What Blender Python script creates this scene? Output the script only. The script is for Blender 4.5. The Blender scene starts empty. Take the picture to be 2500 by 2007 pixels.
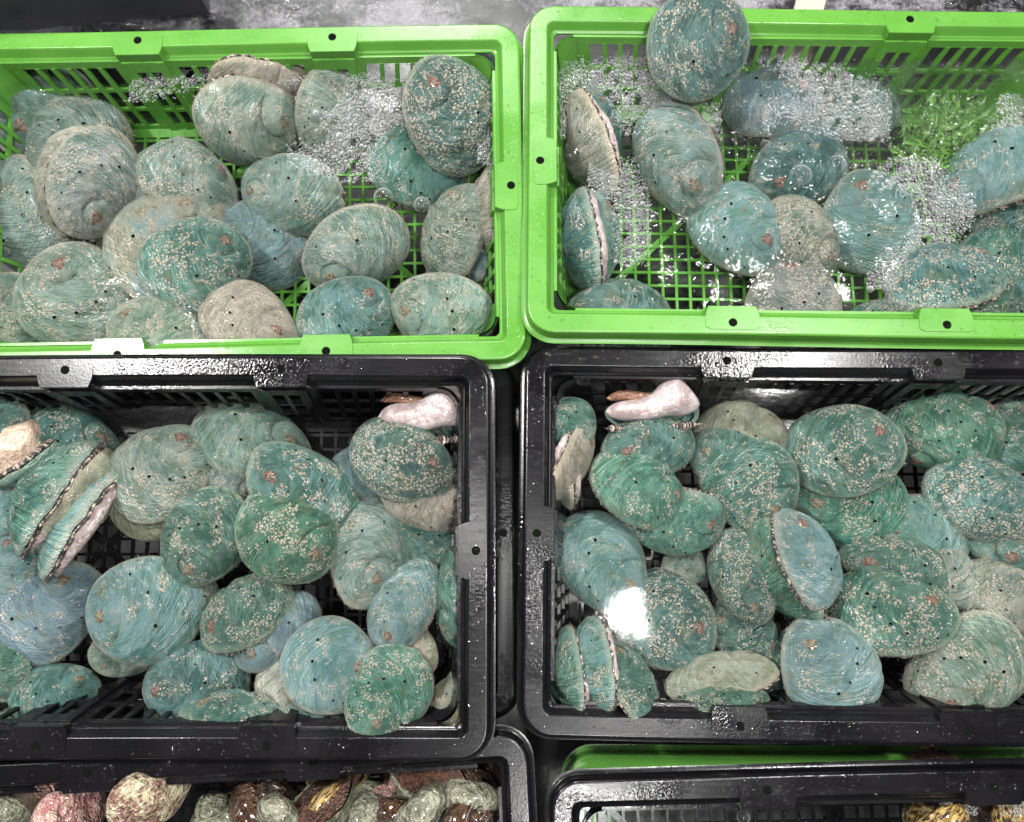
import bpy, math, random
import numpy as np
from mathutils import Vector, Matrix

# ------------------------------------------------------------------ camera, world, lights, exposure
scene = bpy.context.scene
COL = scene.collection
W0, H0 = 2500.0, 2007.0
FPX = 1850.0
PITCH = math.radians(9.61)
CAMZ = 0.7165
cam_d = bpy.data.cameras.new('camera')
cam_d.sensor_fit = 'HORIZONTAL'
cam_d.sensor_width = 36.0
cam_d.lens = 36.0 * FPX / W0
cam_d.clip_start = 0.02
cam_d.clip_end = 50
cam = bpy.data.objects.new('camera', cam_d)
COL.objects.link(cam)
cam.location = (0, 0, CAMZ)
cam.rotation_euler = (PITCH, 0, 0)
scene.camera = cam

world = bpy.data.worlds.new('World')
scene.world = world
world.use_nodes = True
bgn = world.node_tree.nodes['Background']
bgn.inputs[0].default_value = (0.95, 0.98, 1.0, 1)
bgn.inputs[1].default_value = 0.06

def lamp(name, loc, size, power, target=(0, 0.05, 0), shape='DISK', size_y=None, col=(1, 0.985, 0.96)):
    d = bpy.data.lights.new(name, 'AREA')
    d.shape = shape
    d.size = size
    if size_y: d.size_y = size_y
    d.energy = power
    d.color = col
    o = bpy.data.objects.new(name, d)
    COL.objects.link(o)
    o.location = loc
    o.rotation_euler = (Vector(target) - Vector(loc)).to_track_quat('-Z', 'Y').to_euler()
    return o

lamp('stall_or_fill_lamp', (0.374, -0.267, 1.76), 0.14, 20.0)
lamp('stall_or_fill_lamp', (-0.116, -0.09, 1.76), 0.12, 4.0)
lamp('stall_or_fill_lamp', (0.20, -0.86, 1.76), 0.14, 14.0)
lamp('stall_or_fill_lamp', (-1.25, 0.595, 1.76), 0.22, 56.0)  # added key light from the left for cross shading, not a known lamp
lamp('stall_or_fill_lamp', (0.85, 0.625, 1.76), 0.20, 32.0)  # added side light to model the domes, placed so rims hide its reflection
lamp('stall_or_fill_lamp', (-0.30, 2.30, 1.80), 0.30, 86.0)  # added back light beyond the frame, no lamp known there
lamp('fill_panel', (-3.1, 0.9, 2.2), 1.2, 26.0, shape='RECTANGLE', size_y=0.6)  # added soft fill from the left, no real panel known
lamp('fill_panel', (3.1, 0.7, 2.2), 1.2, 26.0, shape='RECTANGLE', size_y=0.6)  # matching added fill on the right, unseen

scene.view_settings.view_transform = 'Standard'
scene.view_settings.look = 'None'
scene.view_settings.exposure = 0.0
scene.view_settings.gamma = 1.0
scene.render.engine = 'CYCLES'
scene.cycles.max_bounces = 6
scene.cycles.use_adaptive_sampling = True
scene.cycles.adaptive_threshold = 0.03
scene.cycles.diffuse_bounces = 2
scene.cycles.glossy_bounces = 3
scene.cycles.transparent_max_bounces = 14
scene.cycles.caustics_reflective = False
scene.cycles.caustics_refractive = False
scene.cycles.sample_clamp_indirect = 4.0
scene.cycles.use_denoising = True

# ------------------------------------------------------------------ projection helpers (real positions from the camera model)
SA, CA = math.sin(PITCH), math.cos(PITCH)
FW = np.array([0, SA, -CA]); UPV = np.array([0, CA, SA]); RT = np.array([1.0, 0, 0])

def ray(u, v):
    return FW + RT * ((u - W0 / 2) / FPX) + UPV * ((H0 / 2 - v) / FPX)

def at(u, v, z):
    d = ray(u, v)
    t = (z - CAMZ) / d[2]
    return np.array([0, 0, CAMZ]) + d * t, t          # t is the depth along the axis

def project(p):
    q = np.asarray(p) - np.array([0, 0, CAMZ])
    dd = q @ FW
    return W0 / 2 + FPX * (q @ RT) / dd, H0 / 2 - FPX * (q @ UPV) / dd

ZW = -0.040                                            # water level

# ------------------------------------------------------------------ mesh helpers
def mesh(name, verts, faces, smooth=True):
    me = bpy.data.meshes.new(name)
    me.from_pydata([tuple(map(float, v)) for v in verts], [], [tuple(f) for f in faces])
    if smooth:
        me.polygons.foreach_set('use_smooth', [True] * len(me.polygons))
    me.update()
    return me

def obj(name, me, mat=None, parent=None, loc=None):
    o = bpy.data.objects.new(name, me)
    COL.objects.link(o)
    if mat is not None and me is not None and not me.materials:
        me.materials.append(mat)
    if parent is not None: o.parent = parent
    if loc is not None: o.location = loc
    return o

def tag(o, label=None, cat=None, group=None, kind=None):
    if label: o['label'] = label
    if cat: o['category'] = cat
    if group: o['group'] = group
    if kind: o['kind'] = kind
    return o

def boxes(lst):
    """lst of 8-corner boxes -> verts, faces"""
    V, F = [], []
    for c in lst:
        b = len(V); V += list(c)
        F += [(b, b+3, b+2, b+1), (b+4, b+5, b+6, b+7), (b, b+1, b+5, b+4), (b+1, b+2, b+6, b+5), (b+2, b+3, b+7, b+6), (b+3, b, b+4, b+7)]
    return V, F

def abox(x0, x1, y0, y1, z0, z1):
    return [(x0, y0, z0), (x1, y0, z0), (x1, y1, z0), (x0, y1, z0), (x0, y0, z1), (x1, y0, z1), (x1, y1, z1), (x0, y1, z1)]

# ------------------------------------------------------------------ material helpers
class NT:
    def __init__(s, name):
        s.m = bpy.data.materials.new(name); s.m.use_nodes = True
        s.t = s.m.node_tree; s.t.nodes.clear()
        s.out = s.n('ShaderNodeOutputMaterial')
    def n(s, typ, **kw):
        nd = s.t.nodes.new(typ)
        for k, v in kw.items(): setattr(nd, k, v)
        return nd
    def l(s, a, b): s.t.links.new(a, b)
    def put(s, sock, v):
        if isinstance(v, bpy.types.NodeSocket): s.l(v, sock)
        elif v is not None: sock.default_value = v
    def math(s, op, a, b=None, c=None, clamp=False):
        nd = s.n('ShaderNodeMath', operation=op); nd.use_clamp = clamp
        s.put(nd.inputs[0], a)
        if b is not None: s.put(nd.inputs[1], b)
        if c is not None: s.put(nd.inputs[2], c)
        return nd.outputs[0]
    def vmath(s, op, a, b=None):
        nd = s.n('ShaderNodeVectorMath', operation=op)
        s.put(nd.inputs[0], a)
        if b is not None: s.put(nd.inputs[1], b)
        return nd.outputs[0]
    def mix(s, f, a, b):
        nd = s.n('ShaderNodeMix', data_type='RGBA')
        s.put(nd.inputs[0], f); s.put(nd.inputs[6], a); s.put(nd.inputs[7], b)
        return nd.outputs[2]
    def noise(s, vec, scale, detail=2.0, rough=0.5):
        nd = s.n('ShaderNodeTexNoise')
        if vec is not None: s.l(vec, nd.inputs['Vector'])
        nd.inputs['Scale'].default_value = scale; nd.inputs['Detail'].default_value = detail
        nd.inputs['Roughness'].default_value = rough
        return nd.outputs['Fac']
    def voro(s, vec, scale):
        nd = s.n('ShaderNodeTexVoronoi')
        s.l(vec, nd.inputs['Vector']); nd.inputs['Scale'].default_value = scale
        return nd.outputs['Distance'], nd.outputs['Color']
    def ramp(s, v, a, b, c=0.0, d=1.0):
        nd = s.n('ShaderNodeMapRange', interpolation_type='SMOOTHSTEP')
        s.put(nd.inputs[0], v); s.put(nd.inputs[1], a); s.put(nd.inputs[2], b); s.put(nd.inputs[3], c); s.put(nd.inputs[4], d)
        return nd.outputs[0]
    def attr(s, name, typ='GEOMETRY'):
        nd = s.n('ShaderNodeAttribute', attribute_type=typ, attribute_name=name)
        return nd
    def bump(s, h, strength, dist, normal=None):
        nd = s.n('ShaderNodeBump')
        s.put(nd.inputs['Height'], h); s.put(nd.inputs['Strength'], strength); s.put(nd.inputs['Distance'], dist)
        if normal is not None: s.l(normal, nd.inputs['Normal'])
        return nd.outputs[0]
    def principled(s, **kw):
        nd = s.n('ShaderNodeBsdfPrincipled')
        for k, v in kw.items(): s.put(nd.inputs[k.replace('_', ' ')], v)
        return nd
    def done(s, sh):
        s.l(sh, s.out.inputs[0]); return s.m
RGB = lambda r, g, b: (r, g, b, 1.0)

# ------------------------------------------------------------------ materials
def mat_plastic(name, col, col2, rough, spark, trans=0.0):
    t = NT(name)
    tc = t.n('ShaderNodeNewGeometry').outputs['Position']
    n1 = t.noise(tc, 14, 4, 0.6)
    base = t.mix(t.ramp(n1, 0.35, 0.75), col, col2)
    wet = t.ramp(t.noise(tc, 9, 3, 0.6), 0.45, 0.62)                 # damp patches
    n2 = t.noise(tc, 420, 2, 0.6)
    dist, vc = t.voro(tc, 520)
    sep = t.n('ShaderNodeSeparateColor'); t.l(vc, sep.inputs[0])
    drop = t.math('MULTIPLY', t.ramp(dist, 0.42, 0.10), t.ramp(sep.outputs[0], 0.62, 0.70))
    drop = t.math('MULTIPLY', drop, wet)
    h = t.math('ADD', t.math('MULTIPLY', drop, 1.3), t.math('MULTIPLY', n2, t.ramp(wet, 0, 1, 0.12, 0.5)))
    bmp = t.bump(h, spark, 0.0006)
    scr = t.noise(t.vmath('MULTIPLY', tc, (30, 400, 60)), 1.0, 2, 0.7)
    r = t.math('ADD', rough, t.math('MULTIPLY', t.ramp(scr, 0.45, 0.7), 0.04))
    r = t.math('SUBTRACT', r, t.math('MULTIPLY', wet, 0.14))
    p = t.principled(Base_Color=base, Roughness=r, Normal=bmp)
    p.inputs['IOR'].default_value = 1.48
    if spark > 0.6: p.inputs['Specular IOR Level'].default_value = 0.36
    sh = p.outputs[0]
    if trans > 0:
        tr = t.n('ShaderNodeBsdfTranslucent'); t.put(tr.inputs[0], col2)
        mx = t.n('ShaderNodeMixShader'); mx.inputs[0].default_value = trans
        t.l(sh, mx.inputs[1]); t.l(tr.outputs[0], mx.inputs[2]); sh = mx.outputs[0]
    return t.done(sh)

M = {}
M['green'] = mat_plastic('green_plastic', RGB(0.074, 0.228, 0.030), RGB(0.100, 0.270, 0.042), 0.32, 0.35, 0.10)
M['black'] = mat_plastic('black_plastic', RGB(0.0040, 0.0037, 0.0046), RGB(0.008, 0.0072, 0.009), 0.22, 1.0)
M['tank'] = mat_plastic('tank_plastic', RGB(0.004, 0.004, 0.005), RGB(0.008, 0.008, 0.0095), 0.45, 0.3)
M['wallgrey'] = mat_plastic('tank_wall_plastic', RGB(0.040, 0.038, 0.052), RGB(0.055, 0.052, 0.068), 0.45, 0.2)

def mat_shell():
    t = NT('abalone_shell')
    tc = t.n('ShaderNodeTexCoord').outputs['Object']
    rnd = t.attr('rnd', 'OBJECT').outputs['Fac']
    off = t.n('ShaderNodeCombineXYZ'); t.l(t.math('MULTIPLY', rnd, 37.0), off.inputs[0]); t.l(t.math('MULTIPLY', rnd, 91.0), off.inputs[1])
    pos = t.vmath('ADD', tc, off.outputs[0])
    spi = t.vmath('ADD', t.attr('spi').outputs['Vector'], off.outputs[0])
    gro = t.vmath('ADD', t.attr('gro').outputs['Vector'], off.outputs[0])
    edge = t.attr('edge').outputs['Fac']
    ca = t.attr('ca', 'OBJECT').outputs['Color']; cb = t.attr('cb', 'OBJECT').outputs['Color']; cp = t.attr('cp', 'OBJECT').outputs['Color']
    speck = t.attr('speck', 'OBJECT').outputs['Fac']; pale = t.attr('pale', 'OBJECT').outputs['Fac']; blue = t.attr('blue', 'OBJECT').outputs['Fac']
    cord = t.noise(t.vmath('MULTIPLY', spi, (20, 20, 2.2)), 1.0, 2, 0.65)
    grow = t.noise(t.vmath('MULTIPLY', gro, (11, 11, 5.0)), 1.0, 2, 0.7)
    fine = t.noise(t.vmath('MULTIPLY', gro, (52, 52, 7.0)), 1.0, 1, 0.6)
    fcord = t.noise(t.vmath('MULTIPLY', spi, (66, 66, 9.0)), 1.0, 1, 0.6)
    blot = t.noise(pos, 4.2, 3, 0.62)
    mott = t.noise(pos, 16, 2, 0.6)
    # colour
    f = t.math('ADD', t.math('MULTIPLY', grow, 0.8), t.math('MULTIPLY', t.math('ADD', cord, t.math('MULTIPLY', mott, 0.7)), 0.45))
    f = t.math('ADD', f, t.math('MULTIPLY', t.math('SUBTRACT', blot, 0.5), 0.9))
    c = t.mix(t.ramp(f, 0.64, 0.96), ca, cb)
    c = t.mix(t.math('MULTIPLY', t.ramp(t.math('ADD', fcord, t.math('MULTIPLY', fine, 0.6)), 0.78, 1.0), 0.36), c, cp)   # pale hair lines
    c = t.mix(t.math('MULTIPLY', t.ramp(t.math('ADD', fine, fcord), 0.90, 0.66), 0.75), c, t.mix(0.6, ca, RGB(0.03, 0.045, 0.03)))
    bl = t.math('MULTIPLY', blue, t.ramp(t.math('ADD', blot, t.math('MULTIPLY', t.math('SUBTRACT', grow, 0.5), 0.7)), 0.42, 0.66))
    c = t.mix(bl, c, t.mix(grow, RGB(0.16, 0.38, 0.40), RGB(0.38, 0.58, 0.61)))
    ol = t.ramp(t.math('ADD', t.noise(pos, 7.5, 3, 0.6), t.math('MULTIPLY', mott, 0.25)), 0.66, 0.86)
    c = t.mix(t.math('MULTIPLY', ol, 0.55), c, RGB(0.25, 0.26, 0.11))                                                       # algae film
    pt = t.ramp(t.math('ADD', t.noise(pos, 5.6, 4, 0.65), t.math('MULTIPLY', t.math('SUBTRACT', fine, 0.5), 0.7)), 0.60, 0.72)
    c = t.mix(t.math('MULTIPLY', pt, t.math('MULTIPLY', pale, 0.8)), c, cp)                                                   # pale flakes
    ed = t.ramp(t.math('ADD', edge, t.math('MULTIPLY', t.math('SUBTRACT', mott, 0.5), 0.12)), 0.90, 1.0)
    c = t.mix(t.math('MULTIPLY', ed, t.math('ADD', 0.42, t.math('MULTIPLY', pale, 0.5))), c, cp)
    # tube-worm specks
    pv = pos
    d1, vc = t.voro(pv, 42)
    sep = t.n('ShaderNodeSeparateColor'); t.l(vc, sep.inputs[0])
    dens = t.math('ADD', t.noise(pos, 5.0, 2, 0.55), t.math('MULTIPLY', t.noise(pos, 17, 0, 0.5), 0.35))
    dens = t.math('MULTIPLY_ADD', dens, 2.6, -1.08)
    want = t.ramp(t.math('ADD', dens, t.math('MULTIPLY', speck, 0.62)), 0.88, 1.14, 0.02, 0.97)
    on = t.math('LESS_THAN', sep.outputs[0], want)
    rad = t.math('MULTIPLY_ADD', sep.outputs[1], 0.22, 0.27)
    dot = t.math('MULTIPLY', on, t.ramp(t.math('SUBTRACT', d1, rad), 0.05, -0.06))
    d2, vc2 = t.voro(pv, 84)
    sep2 = t.n('ShaderNodeSeparateColor'); t.l(vc2, sep2.inputs[0])
    on2 = t.math('LESS_THAN', sep2.outputs[0], t.math('MULTIPLY', want, 0.55))
    dot2 = t.math('MULTIPLY', on2, t.ramp(d2, 0.42, 0.30))
    dots = t.math('MAXIMUM', dot, dot2)
    scol = t.mix(sep.outputs[2], RGB(0.90, 0.70, 0.53), RGB(0.93, 0.87, 0.74))
    c = t.mix(t.math('MULTIPLY', dots, 0.93), c, scol)
    # relief
    gran = t.noise(pos, 70, 1, 0.6)
    h = t.math('ADD', t.math('MULTIPLY', fine, 0.45), t.math('MULTIPLY', fcord, 0.95))
    h = t.math('ADD', h, t.math('MULTIPLY', gran, 0.55))
    h = t.math('ADD', h, t.math('MULTIPLY', grow, 1.1))
    h = t.math('ADD', h, t.math('MULTIPLY', dots, 0.9))
    b = t.bump(h, 1.0, 0.016)
    rg = t.math('ADD', 0.34, t.math('MULTIPLY', mott, 0.25))
    p = t.principled(Base_Color=c, Roughness=rg, Normal=b)
    p.inputs['Coat Weight'].default_value = 0.6
    p.inputs['Coat Roughness'].default_value = 0.14
    p.inputs['IOR'].default_value = 1.45
    b2 = t.bump(h, 0.45, 0.016)
    t.l(b2, p.inputs['Coat Normal'])
    return t.done(p.outputs[0])
M['shell'] = mat_shell()

def mat_simple(name, c1, c2, scale, rough, bump=0.3, bdist=0.01, coat=0.4, sss=0.0):
    t = NT(name)
    tc = t.n('ShaderNodeTexCoord').outputs['Object']
    n = t.noise(tc, scale, 4, 0.65)
    n2 = t.noise(tc, scale * 4, 3, 0.6)
    c = t.mix(t.ramp(t.math('ADD', n, t.math('MULTIPLY', t.math('SUBTRACT', n2, 0.5), 0.4)), 0.35, 0.68), c1, c2)
    b = t.bump(t.math('ADD', n, t.math('MULTIPLY', n2, 0.6)), bump, bdist)
    p = t.principled(Base_Color=c, Roughness=rough, Normal=b)
    p.inputs['Coat Weight'].default_value = coat
    p.inputs['Coat Roughness'].default_value = 0.08
    if sss:
        p.inputs['Subsurface Weight'].default_value = sss
        p.inputs['Subsurface Radius'].default_value = (0.6, 0.3, 0.2)
        p.inputs['Subsurface Scale'].default_value = 0.02
    return t.done(p.outputs[0])
M['spire'] = mat_simple('worn_spire', RGB(0.12, 0.045, 0.032), RGB(0.56, 0.36, 0.27), 30, 0.4, 0.9, 0.03)
M['spire2'] = mat_simple('crusted_spire', RGB(0.10, 0.075, 0.045), RGB(0.58, 0.46, 0.31), 30, 0.45, 0.9, 0.03)
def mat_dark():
    t = NT('hole_shade')
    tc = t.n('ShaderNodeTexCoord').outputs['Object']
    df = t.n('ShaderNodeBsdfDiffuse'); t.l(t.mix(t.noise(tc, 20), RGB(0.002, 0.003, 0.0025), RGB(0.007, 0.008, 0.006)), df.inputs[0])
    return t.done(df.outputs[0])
M['hole'] = mat_dark()  # near-black stands in for the shade inside lug and breathing holes
M['foot'] = mat_simple('flesh_grey', RGB(0.30, 0.24, 0.23), RGB(0.52, 0.44, 0.42), 7, 0.32, 0.5, 0.02, 0.6)
M['cream'] = mat_simple('flesh_cream', RGB(0.36, 0.26, 0.19), RGB(0.54, 0.42, 0.33), 5, 0.3, 0.35, 0.02, 0.6)
M['white'] = mat_simple('flesh_white', RGB(0.27, 0.21, 0.205), RGB(0.43, 0.37, 0.37), 4, 0.25, 0.25, 0.012, 0.8)
M['sole'] = mat_simple('sole_brown', RGB(0.10, 0.045, 0.025), RGB(0.24, 0.12, 0.07), 8, 0.4, 0.3, 0.01, 0.4)
M['crustcream'] = mat_simple('crust_cream', RGB(0.20, 0.09, 0.075), RGB(0.68, 0.60, 0.40), 3.4, 0.45, 1.0, 0.018, 0.3)
M['crustpink'] = mat_simple('crust_pink', RGB(0.30, 0.13, 0.125), RGB(0.45, 0.31, 0.26), 3.0, 0.4, 0.9, 0.018, 0.4)
M['snailbrown'] = mat_simple('snail_brown', RGB(0.016, 0.007, 0.004), RGB(0.075, 0.034, 0.016), 4, 0.25, 0.7, 0.018, 0.8)
M['snailgrey'] = mat_simple('snail_grey', RGB(0.08, 0.08, 0.055), RGB(0.23, 0.23, 0.165), 3, 0.45, 0.7, 0.018, 0.4)
M['operc'] = mat_simple('operculum_dark', RGB(0.03, 0.012, 0.008), RGB(0.09, 0.04, 0.025), 5, 0.3, 0.6, 0.03, 0.6)
M['label'] = mat_simple('white_plastic', RGB(0.42, 0.39, 0.33), RGB(0.48, 0.45, 0.38), 5, 0.4, 0.05, 0.005, 0.0)
M['weed'] = mat_simple('seaweed', RGB(0.03, 0.09, 0.012), RGB(0.10, 0.24, 0.03), 60, 0.35, 0.4, 0.002, 0.5)

def mat_gold():
    t = NT('snail_gold')
    tc = t.n('ShaderNodeTexCoord').outputs['Object']
    s = t.vmath('MULTIPLY', t.attr('swirl').outputs['Vector'], (26, 3, 1))
    n = t.noise(s, 1.0, 3, 0.6); n2 = t.noise(tc, 6, 3, 0.6)
    c = t.mix(t.ramp(n, 0.42, 0.6), RGB(0.035, 0.016, 0.006), RGB(0.42, 0.28, 0.09))
    c = t.mix(t.ramp(n2, 0.58, 0.72), c, RGB(0.55, 0.47, 0.32))
    p = t.principled(Base_Color=c, Roughness=0.25, Normal=t.bump(n, 0.5, 0.02))
    p.inputs['Coat Weight'].default_value = 0.8
    return t.done(p.outputs[0])
M['snailgold'] = mat_gold()

def mat_fringe():
    t = NT('mantle_fringe')
    a = t.attr('ang').outputs['Fac']
    tc = t.n('ShaderNodeTexCoord').outputs['Object']
    cmb = t.n('ShaderNodeCombineXYZ'); t.l(t.math('MULTIPLY', a, 60.0), cmb.inputs[0])
    n = t.noise(cmb.outputs[0], 1.0, 2, 0.6)
    n2 = t.noise(tc, 40, 2, 0.6)
    c = t.mix(t.ramp(t.math('ADD', n, t.math('MULTIPLY', t.math('SUBTRACT', n2, 0.5), 0.3)), 0.48, 0.58), RGB(0.018, 0.013, 0.014), RGB(0.42, 0.33, 0.27))
    p = t.principled(Base_Color=c, Roughness=0.28, Normal=t.bump(n2, 0.5, 0.02))
    p.inputs['Coat Weight'].default_value = 0.6
    return t.done(p.outputs[0])
M['fringe'] = mat_fringe()

def mat_water():
    t = NT('water')
    tc = t.n('ShaderNodeTexCoord').outputs['Object']
    rough = t.attr('churn').outputs['Fac']; foam = t.attr('foam').outputs['Fac']
    n = t.noise(tc, 60, 3, 0.6); n2 = t.noise(tc, 180, 2, 0.6)
    h = t.math('ADD', n, t.math('MULTIPLY', n2, 0.5))
    b = t.bump(h, t.math('MULTIPLY_ADD', rough, 0.95, 0.012), 0.006)
    lw = t.n('ShaderNodeLayerWeight'); lw.inputs[0].default_value = 0.5; t.l(b, lw.inputs[1])
    frs = t.math('MULTIPLY_ADD', t.math('POWER', lw.outputs['Facing'], 5.0), 0.9, 0.022)
    tr = t.n('ShaderNodeBsdfTransparent'); tr.inputs[0].default_value = RGB(0.975, 0.995, 0.985)
    rf = t.n('ShaderNodeBsdfRefraction'); rf.inputs[0].default_value = RGB(0.95, 0.97, 0.96); rf.inputs[1].default_value = 0.0; rf.inputs[2].default_value = 1.33; t.l(b, rf.inputs[3])
    gl = t.n('ShaderNodeBsdfGlossy'); gl.inputs['Roughness'].default_value = 0.06; t.l(b, gl.inputs['Normal'])
    m0 = t.n('ShaderNodeMixShader'); t.l(t.math('MULTIPLY', rough, 0.3, clamp=True), m0.inputs[0]); t.l(tr.outputs[0], m0.inputs[1]); t.l(rf.outputs[0], m0.inputs[2])
    m1 = t.n('ShaderNodeMixShader'); t.l(frs, m1.inputs[0]); t.l(m0.outputs[0], m1.inputs[1]); t.l(gl.outputs[0], m1.inputs[2])
    st = t.vmath('MULTIPLY', tc, (14, 34, 20))
    fn = t.noise(st, 1.0, 5, 0.62); fn2 = t.noise(tc, 210, 3, 0.65); fn3 = t.noise(tc, 9, 2, 0.5)
    ff = t.ramp(t.math('ADD', t.math('ADD', fn, t.math('MULTIPLY', t.math('SUBTRACT', fn2, 0.5), 0.55)), t.math('MULTIPLY', t.math('SUBTRACT', fn3, 0.5), 0.8)), 0.36, 0.70)
    ff = t.math('MULTIPLY', ff, foam, clamp=True)
    df = t.principled(Base_Color=RGB(0.17, 0.165, 0.18), Roughness=0.35, Normal=t.bump(fn2, 0.8, 0.004))
    m2 = t.n('ShaderNodeMixShader'); t.l(ff, m2.inputs[0]); t.l(m1.outputs[0], m2.inputs[1]); t.l(df.outputs[0], m2.inputs[2])
    return t.done(m2.outputs[0])
M['water'] = mat_water()

def mat_bubble(name, lo, hi, dif):
    t = NT(name)
    lw = t.n('ShaderNodeLayerWeight'); lw.inputs[0].default_value = 0.5
    tr = t.n('ShaderNodeBsdfTransparent'); tr.inputs[0].default_value = RGB(0.985, 0.99, 0.99)
    gl = t.n('ShaderNodeBsdfGlossy'); gl.inputs['Roughness'].default_value = 0.12
    df = t.n('ShaderNodeBsdfDiffuse'); df.inputs[0].default_value = RGB(0.80, 0.80, 0.82)
    f = t.ramp(lw.outputs['Facing'], 0.12, 0.80, lo, hi)
    mm = t.n('ShaderNodeMixShader'); mm.inputs[0].default_value = dif; t.l(gl.outputs[0], mm.inputs[1]); t.l(df.outputs[0], mm.inputs[2])
    m1 = t.n('ShaderNodeMixShader'); t.l(f, m1.inputs[0]); t.l(tr.outputs[0], m1.inputs[1]); t.l(mm.outputs[0], m1.inputs[2])
    return t.done(m1.outputs[0])
M['bubble'] = mat_bubble('bubble_film', 0.02, 0.45, 0.35)
M['foam'] = mat_bubble('foam_film', 0.14, 0.80, 0.72)

def mat_drop():
    t = NT('water_drop')
    lw = t.n('ShaderNodeLayerWeight'); lw.inputs[0].default_value = 0.5
    frs = t.math('POWER', lw.outputs['Facing'], 4.0)
    tr = t.n('ShaderNodeBsdfTransparent')
    gl = t.n('ShaderNodeBsdfGlossy'); gl.inputs['Roughness'].default_value = 0.05
    m1 = t.n('ShaderNodeMixShader'); t.l(t.math('MULTIPLY_ADD', frs, 0.7, 0.16), m1.inputs[0]); t.l(tr.outputs[0], m1.inputs[1]); t.l(gl.outputs[0], m1.inputs[2])
    return t.done(m1.outputs[0])
M['drop'] = mat_drop()

# ------------------------------------------------------------------ crates
HX, HY = 0.300, 0.1825         # outer half size of the rim
CH = 0.115                     # crate height
DRAFT = math.tan(math.radians(11))
TABX = 0.1025

def rrect(hx, hy, r, n=7):
    pts = []
    for cx, cy, a0 in ((hx - r, hy - r, 0), (-hx + r, hy - r, 90), (-hx + r, -hy + r, 180), (hx - r, -hy + r, 270)):
        for i in range(n):
            a = math.radians(a0 + 90 * i / (n - 1))
            pts.append((cx + r * math.cos(a), cy + r * math.sin(a)))
    return pts

def dens(pts, step=0.012):
    out = []
    for i in range(len(pts)):
        a = np.array(pts[i]); b = np.array(pts[(i + 1) % len(pts)])
        k = max(1, int(np.linalg.norm(b - a) / step))
        for j in range(k): out.append(tuple(a + (b - a) * j / k))
    return out

def rim_mesh(rng):
    """lofted rim: outer skirt, rounded shoulder, flat top, inner step"""
    prof = [(-0.0055, -0.017), (-0.0015, -0.0165), (0.0, -0.0155), (0.0, -0.0150), (0.0, -0.0029), (0.0, -0.0024), (0.0004, -0.0010), (0.0014, -0.0002), (0.0026, 0.0), (0.0030, 0.0), (0.0178, 0.0), (0.0182, 0.0), (0.0192, -0.0008),
            (0.0200, -0.0024), (0.0203, -0.0030), (0.0229, -0.0082), (0.0232, -0.0088), (0.0240, -0.0098), (0.0262, -0.0098), (0.0266, -0.0120), (0.0240, -0.0125)]
    base = None; V = []; F = []
    for (ins, z) in prof:
        ring = dens_ring(ins)
        V += [(x, y, z) for x, y in ring]
    n = len(dens_ring(0.0)); m = len(prof)
    for j in range(m - 1):
        for i in range(n):
            a = j * n + i; b = j * n + (i + 1) % n
            F.append((a, b, b + n, a + n))
    V = np.array(V)
    # warp: moulded plastic is never quite straight
    V[:, 2] += 0.00001 * np.sin(V[:, 0] * 13 + rng.uniform(0, 6)) + 0.00001 * np.sin(V[:, 1] * 17 + rng.uniform(0, 6))
    V[:, 1] += 0.0008 * np.sin(V[:, 0] * 9 + rng.uniform(0, 6))
    return mesh('rim', V, F)

_RC = {}
def dens_ring(ins):
    k = round(ins, 5)
    if k not in _RC:
        # same point count for every inset: sample by fixed parametrisation
        r0 = 0.027
        r = max(r0 - ins, 0.006)
        hx, hy = HX - ins, HY - ins
        P = rrect(hx, hy, r, 8)
        out = []
        for i in range(len(P)):
            a = np.array(P[i]); b = np.array(P[(i + 1) % len(P)])
            long = (i % 8 == 7)
            kk = 30 if long else 1
            for j in range(kk): out.append(tuple(a + (b - a) * j / kk))
        _RC[k] = out
    return _RC[k]

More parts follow.
